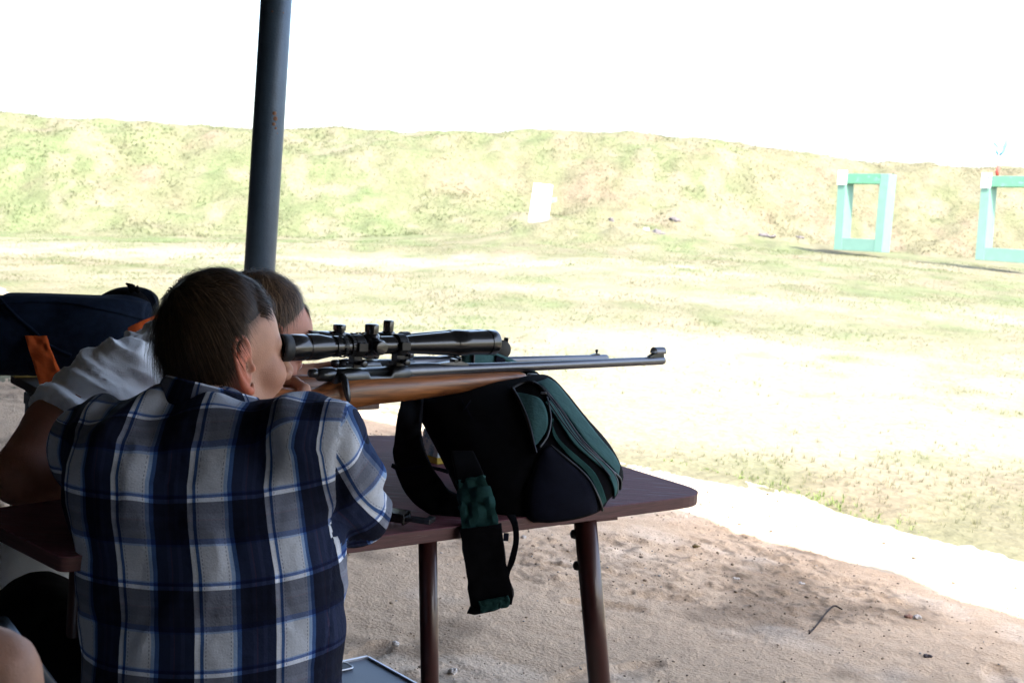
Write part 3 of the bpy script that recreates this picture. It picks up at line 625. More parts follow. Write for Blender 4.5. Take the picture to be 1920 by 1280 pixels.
    if front == 'hood':
        mb = MB(); mb.rings([[L3(a, s_*w__, z) for s_, z in ((-1, zb-.003), (1, zb-.003), (1, zt), (-1, zt))] for a, zt, w__ in ((x-.044, zb+.001, .004), (x-.030, zb+.007, .005), (x-.006, zb+.008, .005), (x-.004, zb+.001, .005))])
        fs = mb.build('front_sight', m_blue, smooth=False, **K)
        R1 = []; R2 = []
        for k in range(25):
            t_ = -.35+(math.pi+.7)*k/24; 
            R1.append((math.cos(t_), math.sin(t_)))
        prof = lambda X, r: [L3(X, c*r, zb+.0095+s_*r*1.0) for c, s_ in R1]
        mb = MB(); mb.rings([prof(x-.030, .0098), prof(x-.004, .0098), prof(x-.004, .0088), prof(x-.030, .0088), prof(x-.030, .0098)], False, False); mb.build('sight_hood', m_bar, parent=fs, local=True, smooth=False, auto=None)
        mb = MB(); mb.tube([L3(x-.012, 0, zb+.004), L3(x-.012, 0, zb+.013)], .0012, 8); mb.build('bead', m_blue, parent=fs, local=True)
    else:
        mb = MB(); mb.rings([[L3(a, s_*.004, z) for s_, z in ((-1, zb-.003), (1, zb-.003), (1, zt), (-1, zt))] for a, zt in ((x-.050, zb+.0005), (x-.036, zb+.003), (x-.028, zb+.003), (x-.027, zb+.0005))])
        fs = mb.build('front_sight', m_blue, smooth=False, **K)
        mb = MB(); mb.lathe(L3(x-.034, 0, zb+.002), UP, [(0, .002), (.003, .0022), (.006, .0035), (.009, .0035), (.0105, .002)], 12); mb.build('bead', m_blue, parent=fs, local=True)
    # scope
    Lk = scope_len/.426
    prof = [(0, .0165), (.001, .0200), (.010, .0212), (.034, .0212), (.036, .0200), (.040, .0200), (.0405, .0212), (.060, .0208), (.084, .0165), (.0845, .0150), (.090, .0150), (.0905, .0172), (.098, .0172), (.0985, .0152), (.118, .0152), (.1185, .0178), (.124, .0178), (.1245, .0150),
            (.148, .0150), (.150, .0175), (.155, .0182), (.172, .0182), (.177, .0175), (.179, .0150), (.236, .0150), (.242, .0155), (.320, .0205), (.334, .0215), (.335, .0222), (.362, .0222), (.3625, .0212), (.368, .0212), (.392, .0217), (.4060, .0222), (.4065, .0213), (.4085, .0213), (.409, .0226), (.424, .0226), (.426, .0218), (.426, .0195), (.418, .019)]
    mb = MB(); mb.lathe(L3(0, 0, 0), XA, [(a*Lk, r) for a, r in prof], 48, False); sc = mb.build('scope', m_scope, auto=35, **K)
    SK = dict(parent=sc, local=True)
    mb = MB(); mb.lathe(L3(.0012, 0, 0), XA, [(0, .0001), (0, .0165)], 32, False); mb.build('eyepiece_lens', m_glass, **SK)
    mb = MB(); mb.lathe(L3(.419*Lk, 0, 0), XA, [(0, .0192), (.0, .0001)], 32, False); mb.build('objective_lens', m_glass, **SK)
    mb = MB(); mb.lathe(L3(-.010, 0, 0), XA, [(0, .0195), (.0, .0225), (.006, .0218), (.018, .0216), (.018, .0203)], 40, False); mb.build('eyecup', m_rub, **SK)
    for a, nn in ((.104, 30), (.119, 30)):
        mb = MB()
        for k in range(nn):
            t_ = 2*math.pi*k/nn; c = L3(a*Lk+.003, math.cos(t_)*.0176, math.sin(t_)*.0176); ra = L3(0, math.cos(t_), math.sin(t_)); mb.box(c, (.0058, .0012, .0024), (XA, ra, np.cross(XA, ra)))
        mb.build('adjusting_ring', m_rub, smooth=False, **SK)
    for (a, h, r, side) in turrets:
        d = UP if side == 0 else L3(0, -1, 0)
        mb = MB(); mb.lathe(L3(a, 0, 0)+d*.014, d, [(0, .0145), (.0045, .0130), (.006, .0105), (.008, .0105), (.0085, r), (h-.003, r*1.02), (h-.001, r*.96), (h, r*.7)], 30); tr = mb.build('turret', m_scope, auto=40, **SK)
        mb = MB(); nn = 26
        for k in range(nn):
            t_ = 2*math.pi*k/nn; ra = L3(math.cos(t_), math.sin(t_), 0) if side == 0 else L3(math.cos(t_), 0, math.sin(t_)); mb.box(L3(a, 0, 0)+d*(.014+(.0095+h-.004)/2)+ra*r, (.0016, .0016, h-.0145), (ra, np.cross(d, ra), d))
        mb.build('knurling', m_rub, smooth=False, **K) if False else None
    for a in (.134, .219):
        a = a*Lk; mb = MB(); n_ = 40; R = []
        for xx_ in (-.009, -.0085, .0085, .009):
            R.append([L3(a+xx_, math.cos(2*math.pi*k/n_)*(.0188 if abs(xx_) < .0088 else .018), math.sin(2*math.pi*k/n_)*(.0188 if abs(xx_) < .0088 else .018)) for k in range(n_)])
        mb.rings(R); 
        for s_ in (-1, 1): mb.box(L3(a, s_*.0185, .0), (.0178, .0085, .014))
        mb.box(L3(a, 0, -.022), (.017, .016, .016)); mb.box(L3(a, 0, -.031), (.022, .024, .007))
        mr_ = mb.build('scope_mount', m_blk, smooth=False, bevel=.0015, **SK)
        for s_ in (-1, 1):
            for q in (-.0045, .0045):
                mb = MB(); mb.lathe(L3(a+q, s_*.0186, .0068), L3(0, 0, 1), [(0, .0022), (.0012, .0022), (.0012, .0012), (.0006, .001)], 10); mb.build('screw', m_blue, **SK)
        mb = MB(); mb.lathe(L3(a, -.0175, -.026), L3(0, -1, 0), [(-.006, .004), (.004, .0045), (.006, .006), (.010, .0062), (.011, .004)], 14); mb.build('mount_lever', m_blue, **SK)
    return t
E1 = at_y(533, 652, 1.743); M1 = at_y(1243, 675.5, 1.743)
r1 = rifle('rifle', 'front rifle with honey brown stock, long black scope and hooded front sight', E1, M1, float(np.linalg.norm(M1-E1)), 'hood', .426, m_stock, [(.163, .022, .0115, 0), (.163, .020, .0115, 1)], .046)
E2 = at_y(585, 641, 2.09); M2 = at_y(1137, 671, 2.09)
r2 = rifle('rifle', 'rear rifle with darker stock and small bead front sight, half hidden behind the front one', E2, M2, float(np.linalg.norm(M2-E2)), 'bead', .42, m_stock2, [(.060, .020, .0125, 0), (.175, .028, .0105, 0)], .046)
# flip cap hanging under the rear scope's front lens
c = at_y(941, 655, 2.09); cx_ = nrm(M2-E2)
mb = MB(); mb.lathe(c, nrm(np.array([.5, -1, .1])), [(-.004, .017), (-.003, .0205), (.003, .0205), (.004, .0185), (.0045, .002)], 28); cap = mb.build('lens_cap', m_rub, r2)
MB().tube([at_y(918, 652, 2.09), at_y(930, 648, 2.09), c], .004, 8).build('hinge', m_rub, cap)
MB().box(at_y(949, 637, 2.09), (.010, .008, .010)).build('tab', m_rub, cap, smooth=False, bevel=.002)
# ================================================================ BAGS
class Puff:
    """a filled bag: an outline with its own place in space, swelling to front and back"""
    def __init__(s, outline, c, Yf, Tf, Tb, p=2.6, wr=.004, seed=1, ws=(9, 9), tilt=0.):
        s.c = np.array(c, float); s.Yf = Yf; s.Tf, s.Tb, s.p, s.wr, s.seed, s.ws = Tf, Tb, p, wr, seed, ws
        o = np.array(catmull([np.array([a, b, 0.]) for a, b in outline], 6, True))[:, :2]
        an = np.arctan2(o[:, 1]-c[1], o[:, 0]-c[0]); r = np.hypot(o[:, 1]-c[1], o[:, 0]-c[0]); i = np.argsort(an)
        s.an, s.r = an[i], r[i]
    def rad(s, a): return np.interp(a, s.an, s.r, period=2*np.pi)
    def pt(s, u, v, side=1, off=0.):
        du, dv = u-s.c[0], v-s.c[1]; q = math.hypot(du, dv)/s.rad(math.atan2(dv, du))
        pr = max(0., 1-min(q, 1)**s.p)**.55; P = at(u, v, s.Yf(u, v))
        T = s.Tf if side > 0 else -s.Tb
        w_ = s.wr*float(fbm(P[0]*s.ws[0], P[2]*s.ws[1], 0, 4, s.seed))*2*min(1, (1-min(q, 1))*5)
        return P+np.array([0, -1, 0])*(T*pr+w_*np.sign(T)+off)
    def body(s, name, m, par, n=110, k=30):
        V = []; F = []
        for side in (1, -1):
            b0 = len(V)
            for i in range(k+1):
                q = (i/k)**.8
                for j in range(n):
                    a = 2*math.pi*j/n-math.pi; r = s.rad(a)*q; V.append(s.pt(s.c[0]+math.cos(a)*r, s.c[1]+math.sin(a)*r, side))
            for i in range(k):
                for j in range(n):
                    jj = (j+1) % n; f = (b0+i*n+j, b0+i*n+jj, b0+(i+1)*n+jj, b0+(i+1)*n+j)
                    F.append(f if side < 0 else f[::-1])
        return mk(name, V, F, m, par)
    def strip(s, name, c1, c2, m, par, off=.003, n=26, k=8, side=1, puff=0.0):
        A = catmull([np.array([*p, 0.]) for p in c1], 8); B = catmull([np.array([*p, 0.]) for p in c2], 8)
        f = lambda C, t: np.array([np.interp(t*(len(C)-1), range(len(C)), [q[i] for q in C]) for i in (0, 1)])
        R = []
        for i in range(n+1):
            a, b = f(A, i/n), f(B, i/n); R.append([s.pt(*(a+(b-a)*j/k), side, off+puff*math.sin(math.pi*j/k)) for j in range(k+1)])
        mb = MB(); mb.rings(R, False, False); o = mb.build(name, m, par); q = o.modifiers.new('thick', 'SOLIDIFY'); q.thickness = .0025; q.offset = 0; return o
    def cord(s, name, c, m, par, r=.0022, off=.003, side=1):
        P = [s.pt(q[0], q[1], side, off) for q in catmull([np.array([*p, 0.]) for p in c], 8)]
        return MB().tube(P, r, 8).build(name, m, par)
def cloth(name, c, var=.15, bs=900, bump=.0006, rough=.85, weave=1, dark=None): return mat(name, c, rough, var=var, vscale=40, bump=bump, bscale=bs, spec=.06, sheen=.0)
m_bk = cloth('black_nylon', (.0045, .0045, .006)); m_nv = cloth('navy_nylon', (.0035, .004, .0095), .3); m_gn = cloth('green_nylon', (.050, .115, .118), .18, bump=.0015, bs=160)
m_gd = cloth('dark_green_nylon', (.018, .055, .052), .18, bump=.001, bs=200); m_pipe = mat('piping', (.006, .006, .008), .45); m_zip = mat('zip_metal', (.25, .25, .27), .35, .8)
bp_c = at(970, 975, 2.05)
bp = thing('backpack', np.array([bp_c[0], 2.15, ZT]), 'black backpack with dark green panels lying on the table under the front rifle', 'backpack')
Yb = lambda u, v: 2.055+.20*np.clip((975-v)/270, 0, 1.1)+.05*np.clip((u-1000)/170, 0, 1)
out = [(778, 752), (800, 738), (880, 722), (960, 712), (1000, 704), (1032, 706), (1062, 735), (1098, 780), (1140, 828), (1163, 868), (1169, 895), (1160, 918), (1140, 938), (1128, 955), (1095, 968), (1050, 976), (1000, 978), (940, 974), (890, 962), (862, 930), (838, 882), (812, 830), (788, 785)]
bag = Puff(out, (985, 840), Yb, .085, .15, 3.0, .007, 301, (7, 11))
B0 = bag.body('body', m_bk, bp)
gp = bag.strip('side_panel', [(966, 728), (974, 745), (986, 775), (994, 800), (998, 818)], [(988, 730), (1012, 738), (1024, 762), (1023, 790), (1006, 814)], m_gn, bp, .004)
bag.strip('top_panel', [(1004, 712), (1022, 722), (1062, 770), (1098, 818), (1140, 862), (1156, 882)], [(1026, 706), (1046, 720), (1088, 772), (1120, 812), (1148, 846), (1160, 868)], m_gn, bp, .004)
bag.strip('middle_panel', [(1020, 742), (1040, 768), (1070, 812), (1105, 846), (1132, 872), (1146, 900), (1150, 925)], [(1030, 740), (1056, 768), (1086, 812), (1116, 842), (1142, 868), (1155, 893), (1156, 918)], m_gn, bp, .006)
bag.strip('lower_panel', [(1036, 772), (1034, 800), (1062, 836), (1094, 868), (1112, 900), (1124, 940)], [(1030, 770), (1044, 805), (1080, 840), (1108, 868), (1124, 898), (1134, 930)], m_gd, bp, .004)
bag.strip('front_pocket', [(1012, 826), (1000, 860), (985, 900), (985, 945), (1000, 966)], [(1030, 818), (1064, 848), (1098, 882), (1114, 925), (1116, 950)], m_nv, bp, .003, puff=.010)
for c in ([(962, 722), (975, 742), (990, 775), (1000, 815), (1004, 830)], [(960, 722), (985, 712), (1010, 716), (1040, 752), (1072, 800), (1108, 838), (1140, 868), (1154, 898), (1150, 932)],
          [(1000, 712), (1024, 726), (1060, 775), (1094, 822), (1136, 864), (1160, 890), (1161, 912)], [(1024, 735), (1030, 770), (1024, 800), (1010, 820)], [(1030, 818), (1064, 846), (1098, 880), (1118, 918), (1128, 950)]):
    bag.cord('piping', c, m_pipe, bp, .0026, .005)
for c in ([(1012, 716), (1044, 748), (1080, 800), (1120, 845), (1150, 878)], [(1026, 740), (1050, 775), (1082, 815), (1112, 846), (1140, 880)]): bag.cord('zip', c, mat('zip_tape', (.02, .02, .024), .4), bp, .0017, .0075)
zp = bag.pt(1018, 727, 1, .008); MB().box(zp, (.010, .003, .004)).build('zip_pull', m_zip, bp, smooth=False, bevel=.0008)
# brand-like sewn patch: faint crossed strokes on the back panel
bag.cord('stitching', [(868, 742), (878, 756), (888, 772)], m_nv, bp, .0012, .004); bag.cord('stitching', [(884, 742), (872, 758)], m_nv, bp, .0012, .004)
def band(name, L_, R_, m, par, th=.006, n=8, k=4, sag=0, seed=None, wr=.002):
    """strap between two edge lines of world points"""
    A = catmull(L_, n); B = catmull(R_, n); R = []
    for i, (a, b) in enumerate(zip(A, B)):
        nn = nrm(np.cross(b-a, (A[min(i+1, len(A)-1)]-A[max(i-1, 0)]))); 
        R.append([a+(b-a)*j/k+nn*(wr*float(vn(i*.35, j*.9, 0, seed)) if seed else 0) for j in range(k+1)])
    mb = MB(); mb.rings(R, False, False); o = mb.build(name, m, par); q = o.modifiers.new('thick', 'SOLIDIFY'); q.thickness = th; q.offset = 0
    b_ = o.modifiers.new('bv', 'BEVEL'); b_.width = th*.3; b_.segments = 2; return o
def pts(*a): return [at(*q) for q in a]
band('shoulder_strap', pts((752, 752, 2.20), (745, 795, 2.13), (738, 845, 2.09), (745, 890, 2.05), (765, 930, 2.0), (800, 958, 1.99), (850, 985, 1.99), (900, 1000, 2.0)),
     pts((796, 742, 2.22), (790, 790, 2.13), (792, 826, 2.09), (806, 866, 2.05), (826, 898, 2.0), (845, 920, 1.99), (880, 935, 1.99), (920, 950, 2.0)), m_bk, bp, .012, seed=5, wr=.004)
band('load_strap', pts((778, 750, 2.19), (783, 768, 2.17), (785, 785, 2.15)), pts((790, 748, 2.19), (787, 765, 2.17), (788, 785, 2.15)), m_bk, bp, .002)
band('sternum_strap', pts((736, 868, 2.06), (755, 876, 2.04), (800, 872, 2.04), (840, 880, 2.04)), pts((734, 876, 2.06), (755, 884, 2.04), (800, 878, 2.04), (840, 888, 2.04)), m_nv, bp, .003)
# hip belt hanging over the table's near edge
band('strap_root', pts((846, 850, 2.02), (852, 880, 1.985), (857, 908, 1.966)), pts((888, 850, 2.02), (902, 880, 1.985), (912, 902, 1.966)), m_bk, bp, .013, k=8)
hb = band('hanging_strap', pts((857, 900, 1.968), (860, 925, 1.958), (863, 955, 1.942), (866, 1000, 1.925)), pts((908, 892, 1.968), (918, 920, 1.958), (927, 950, 1.942), (936, 994, 1.925)), m_gd, bp, .012, k=8, seed=12, wr=.006)
band('strap_pad', pts((864, 990, 1.92), (868, 1030, 1.92), (876, 1080, 1.925), (882, 1118, 1.93), (886, 1138, 1.935)), pts((940, 984, 1.92), (945, 1025, 1.92), (952, 1070, 1.925), (962, 1110, 1.93), (960, 1126, 1.935)), m_bk, bp, .016, k=8, seed=14, wr=.002)
band('strap_hem', pts((897, 1127, 1.918), (900, 1136, 1.918), (902, 1147, 1.92)), pts((952, 1116, 1.918), (956, 1126, 1.918), (952, 1137, 1.92)), m_gd, bp, .004, k=16, seed=17, wr=.002)
MB().tube(pts((880, 1140, 1.93), (890, 1145, 1.93), (925, 1138, 1.93), (946, 1130, 1.93)), [.0085, .006, .006, .005], 12).build('strap_roll', m_bk, bp)
band('webbing', pts((950, 965, 1.96), (960, 985, 1.93), (962, 1015, 1.93), (955, 1045, 1.93), (948, 1075, 1.93), (950, 1110, 1.93), (945, 1128, 1.93)), pts((966, 965, 1.96), (972, 985, 1.93), (973, 1015, 1.93), (966, 1050, 1.93), (955, 1080, 1.93), (962, 1115, 1.93), (955, 1130, 1.93)), m_bk, bp, .003, k=3)
MB().box(at(949, 1006, 1.925), (.008, .006, .012)).build('slider', mat('navy_plastic', (.012, .014, .03), .3), bp, smooth=False, bevel=.001)
# plastic buckle lying on the table
bk = at(742, 942, 1.90); bk[2] = ZT+.012
ax = (nrm([1, -.3, 0]), nrm([.3, 1, 0]), UP)
mb = MB(); mb.box(bk, (.034, .030, .006), ax); mb.box(bk+UP*.009, (.034, .030, .004), ax)
for s_ in (-1, 1): mb.box(bk+ax[1]*s_*.014+UP*.004, (.040, .004, .014), ax)
mb.box(bk+ax[0]*.019, (.004, .03, .012), ax)
mb.build('buckle', mat('buckle_plastic', (.012, .012, .013), .25), bp, smooth=False, bevel=.001)
mb = MB(); mb.box(bk+ax[0]*.035+UP*.002, (.03, .018, .006), ax); mb.box(bk+ax[0]*.056+UP*.004, (.01, .026, .008), ax); mb.build('buckle_tongue', mat('buckle_plastic', (.02, .02, .022), .2), bp, smooth=False, bevel=.001)

# ammunition box seen through the strap gap
ab = at_z(812, 868, ZT); ab = ab+np.array([.02, .035, 0])
bx = thing('cartridge_box', ab, 'small pale blue and white printed box with a yellow foot behind the black strap', 'box')
MB().box(ab+UP*.036, (.075, .05, .048), (FX, FY, UP)).build('carton', mat('printed_card', (.55, .62, .66), .4, var=.3, vscale=60, dark=(.16, .34, .5), dscale=55, damt=.53), bx, smooth=False, bevel=.001)
MB().box(ab+UP*.006, (.077, .052, .0118), (FX, FY, UP)).build('yellow_band', mat('yellow_card', (.55, .38, .03), .5), bx, smooth=False, bevel=.0008)

# green rest bag under the rear rifle
rb = thing('rest_bag', at_y(900, 800, 2.05)*[1, 1, 0]+UP*ZT, 'green cloth rest bag peeking up between the two rifles', 'bag')
Yr = lambda u, v: 2.62+(u-900)*.0008
o2 = [(868, 662), (878, 654), (888, 650), (915, 656), (948, 668), (975, 680), (1000, 692), (1015, 720), (1010, 780), (960, 835), (880, 835), (850, 780), (852, 700)]
b2_ = Puff(o2, (925, 745), Yr, .05, .05, 2.5, .006, 311, (10, 14)); b2_.body('body', m_gn, rb, 80, 16)
b2_.cord('piping', [(888, 651), (889, 670), (887, 695)], m_pipe, rb, .003, .003); b2_.cord('piping', [(895, 655), (930, 664), (965, 680), (995, 694)], m_gn, rb, .003, .003)
b2_.strip('webbing', [(930, 664), (928, 690), (928, 710)], [(948, 670), (944, 690), (944, 710)], m_nv, rb, .005)
MB().tube([at_y(955, 700, 1.95)+UP*.0, at(985, 703, 2.36), at(1004, 704, 2.36), at(1016, 712, 2.34)], [.006, .009, .008, .004], 12).build('carry_loop', m_nv, bp)
MB().lathe(at(988, 708, 2.33), np.array([1., 0, .0]), [(0, .006), (.002, .0085), (.018, .0085), (.020, .006)], 14).build('cord_lock', mat('grey_plastic', (.15, .16, .2), .35), bp)
MB().tube(pts((1006, 703, 2.34), (1010, 705, 2.33), (1018, 712, 2.32)), .003, 8).build('orange_tab', mat('orange_cord', (.5, .12, .03), .6), bp)

# blue and orange bag on the second table
m_db = cloth('dark_blue_nylon', (.006, .011, .024), .35, bump=.0015, bs=70); m_or = cloth('orange_webbing', (.82, .15, .04), .12, bump=.0008, bs=90)
gb = thing('gear_bag', at(130, 700, 3.15)*[1, 1, 0]+UP*(zt2+.022), 'dark blue cloth gear bag with orange straps on the brown bench table', 'bag')
Yg = lambda u, v: 3.12+.0003*(u-130)
og = [(-170, 600), (-150, 556), (-80, 550), (0, 556), (14, 549), (60, 549), (120, 551), (180, 553), (235, 553), (275, 565), (300, 590), (318, 640), (312, 685), (290, 700), (200, 703), (60, 702), (-60, 702), (-150, 702), (-172, 660)]
gbag = Puff(og, (90, 632), Yg, .13, .16, 3.2, .012, 321, (5, 8)); gbag.body('body', m_db, gb, 150, 30)
gbag.cord('seam', [(20, 556), (50, 574), (90, 604), (130, 636), (170, 655)], m_db, gb, .004, .003)
gbag.strip('top_flap', [(-10, 558), (14, 552), (80, 551), (160, 554), (230, 556), (280, 566)], [(-10, 572), (30, 566), (90, 562), (170, 566), (240, 580), (285, 596)], m_db, gb, .006)
band('orange_strap', pts((47, 630, 2.985), (58, 668, 2.955), (70, 705, 2.94), (80, 735, 2.94), (90, 746, 2.95)), pts((88, 630, 2.985), (98, 662, 2.955), (112, 694, 2.94), (122, 712, 2.94), (140, 728, 2.95)), m_or, gb, .004, k=8, seed=31, wr=.003)
band('orange_strap', pts((240, 614, 2.95), (262, 603, 2.95), (300, 588, 2.97)), pts((240, 640, 2.95), (270, 640, 2.95), (300, 640, 2.96)), m_or, gb, .004, k=6, seed=33)
lump = Puff([(185, 560), (205, 545), (230, 538), (262, 538), (285, 548), (296, 566), (290, 600), (240, 600), (195, 590)], (242, 568), lambda u, v: 3.22, .07, .08, 2.4, .01, 331, (14, 14)); lump.body('side_pocket', m_bk, gb, 60, 12)
band('carry_strap', pts((262, 545, 3.13), (278, 560, 3.11), (286, 580, 3.09), (288, 600, 3.08)), pts((276, 542, 3.13), (290, 556, 3.11), (296, 576, 3.09), (300, 600, 3.08)), cloth('navy_strap', (.02, .03, .055)), gb, .004)
for c in (((236, 531), (246, 537), (254, 544)), ((252, 534), (250, 541), (244, 547)), ((258, 535), (256, 542), (262, 548))): MB().tube([at(q[0], q[1], 3.16) for q in c], [.002, .008, .006], 8).build('strap_end', m_bk, gb)

# ================================================================ SMALL THINGS ON THE FLOOR
# flat equipment case
apx = at_z(688, 1231, .115); 
m_case = mat('case_panel', (.052, .072, .105), .5, var=.1, vscale=8, bump=.0004, bscale=500); m_alu = mat('case_edging', (.42, .44, .48), .35, .7)
cs = thing('equipment_case', apx*[1, 1, 0]-FY*.25-FX*.17, 'flat blue grey case with metal edging and a hand slot, standing on the dirt floor', 'case')
c = apx-FY*.26-FX*.18; MB().box(c-UP*.058, (.36, .52, .112), (FX, FY, UP)).build('shell', m_case, cs, smooth=False, bevel=.003)
for b_ in (.26, -.26): MB().box(c+FY*b_, (.362, .006, .008), (FX, FY, UP)).build('edging', m_alu, cs, smooth=False, bevel=.001)
for b_ in (.18, -.18): MB().box(c+FX*b_, (.006, .508, .008), (FX, FY, UP)).build('edging', m_alu, cs, smooth=False, bevel=.001)
hc = at_z(634, 1250, .115)-FY*.005
ol = rounded([hc+FX*.03+FY*.022, hc+FX*.03-FY*.022, hc-FX*.06-FY*.022, hc-FX*.06+FY*.022], [.012]*4)
MB().prism([p-UP*.002 for p in ol], UP*.0045).build('hand_slot', m_rub, cs, smooth=False)
MB().tube([p+UP*.002 for p in ol]+[ol[0]+UP*.002], .0022, 6, caps=False).build('slot_rim', m_alu, cs)
# rusty wire
wp_ = [at_z(u, v, .016) for u, v in ((1518, 1181), (1532, 1164), (1548, 1146), (1560, 1134), (1568, 1131), (1580, 1131))]
for i, q in enumerate(wp_): q[2] = float(floor_z(np.dot(q, FX), np.dot(q, FY)))+.004+(.006 if i in (2, 3) else 0)
tag(MB().tube(catmull(wp_, 5), .0028, 8).build('bent_wire', mat('rusty_iron', (.022, .011, .008), .9, var=.3, vscale=90), loc=wp_[0]), 'thin bent rusty wire lying on the shaded dirt floor', 'wire')
def floor_stone(u, v, r, m_, seed, lb, cat='stone'):
    q = at_z(u, v, .01); q[2] = float(floor_z(np.dot(q, FX), np.dot(q, FY)))+r[2]*.5; rock(q, np.array(r), seed, m_, lb, 'stone', cat, 'stones on the dirt floor')
m_pk = mat('stone_pink', (.24, .13, .10), .9, var=.2, vscale=80); m_wh = mat('stone_white', (.5, .48, .47), .9, var=.1, vscale=80); m_br = mat('stone_brown', (.16, .12, .05), .9, var=.2, vscale=80); m_dk = mat('stone_dark', (.06, .05, .055), .9, var=.3, vscale=80)
floor_stone(1704, 1152, (.016, .012, .009), m_pk, 1, 'reddish stone beside a white one right of the bent wire')
floor_stone(1720, 1154, (.012, .010, .008), m_wh, 2, 'white stone touching the reddish one right of the bent wire')
floor_stone(1305, 1022, (.013, .010, .007), m_br, 3, 'small olive brown stone just right of the table corner')
floor_stone(743, 1201, (.010, .009, .007), m_wh, 4, 'pale pebble left of the thin table leg')
floor_stone(850, 1251, (.011, .010, .008), m_wh, 5, 'pale pebble between the two table legs')
floor_stone(1740, 1230, (.014, .010, .006), m_dk, 6, 'dark stone low in the right part of the floor')
floor_stone(1380, 1077, (.012, .006, .004), m_wh, 7, 'bright white chip on the floor above the wire')
floor_stone(1504, 1084, (.013, .007, .003), m_wh, 8, 'flat white chip nearest the sunlit strip')
# ================================================================ PEOPLE
m_skin = mat('skin', attr=True, rough=.55, var=.11, vscale=38, bump=.00045, bscale=480, spec=.35, sss=.12)
m_hair = mat('hair_brown', attr=True, rough=.5, spec=.22)
SKIN = np.array([.50, .27, .19])
hx = [-.12, -.085, -.055, -.03, -.012, .012, .035, .055, .075, .12]
hz = [-.085, -.078, -.050, -.002, .036, .060, .070, .082, .090, .095]
def hairline(x): return np.interp(x, hx, hz)
def head(seed=0, eyes=True):
    s = SDF((-.13, -.115, -.16), (.15, .115, .15), .0026)
    s.ell((-.015, 0, .036), (.098, .0765, .084), .02)
    s.ell((.038, 0, .030), (.052, .062, .068), .02)
    s.ell((.030, 0, -.040), (.060, .053, .070), .025)
    for q in (-1, 1):
        s.cone((-.012, q*.052, -.045), (.062, q*.018, -.098), .018, .015, .022)
        s.ell((.060, q*.040, -.026), (.026, .024, .024), .018)
        s.cone((.083, q*.010, .020), (.072, q*.045, .018), .0105, .009, .012)
    s.ell((.074, 0, -.100), (.022, .024, .018), .018)
    s.ell((.078, 0, -.066), (.022, .028, .024), .015)
    for q in (-1, 1): s.ell((.099, q*.032, -.001), (.018, .017, .012), .010, sub=True)
    for q in (-1, 1): s.ell((.078, q*.031, -.001), .0135, .003)
    s.cone((.088, 0, .012), (.114, 0, -.030), .0075, .0115, .010); s.ell((.103, .0125, -.036), (.012, .0075, .008), .005); s.ell((.103, -.0125, -.036), (.012, .0075, .008), .005)
    s.cone((.094, -.018, -.062), (.094, .018, -.062), .006, .006, .006); s.cone((.092, -.016, -.073), (.092, .016, -.073), .007, .007, .006)
    s.cone((.103, -.022, -.0675), (.103, .022, -.0675), .0018, .0018, .003, sub=True)
    s.cone((-.03, 0, -.03), (-.055, 0, -.17), .055, .058, .03)
    # ears: helix rim, lobe, concha, tragus
    for q in (-1, 1):
        c0 = np.array([-.006, q*.0785, -.003]); ox = nrm([-.96, q*.30, 0]); oz = nrm([-.12, q*.05, 1.]); on = np.cross(ox, oz)
        E = lambda a, b, c=0: c0+ox*a*1.3+oz*b*1.3+np.array([0, q, 0])*c
        s.ell(E(.006, .002, .001), (.020, .0048, .036), .006, R=np.stack([ox, nrm(np.cross(oz, ox)), oz], 1))
        rim = [E(-.006, .006, .001), E(-.007, .020, .002), E(0, .031, .003), E(.011, .034, .004), E(.020, .027, .004), E(.0225, .013, .004), E(.020, -.004, .004), E(.014, -.018, .003), E(.007, -.027, .002), E(0, -.030, .001), E(-.004, -.022, .0)]
        rim = catmull(rim, 3); s.chain(rim, list(np.interp(np.linspace(0, 1, len(rim)), [0, .3, .6, .8, 1], [.0022, .0042, .0036, .0058, .003])), .0025)
        s.ell(E(-.001, -.002, .006), (.0085, .007, .014), .004, sub=True)
        s.chain([E(.010, .020, .003), E(.0135, .006, .003), E(.008, -.012, .003)], [.0022, .003, .0025], .003)
        s.ell(E(-.0085, -.004, .003), (.004, .0035, .006), .003)
    V, F = s.mesh()
    V = V+vnormals(V, F)*(fbm(V[:, 0]*30, V[:, 1]*30, V[:, 2]*30, 2, seed+400)*.0007)[:, None]
    return V, F
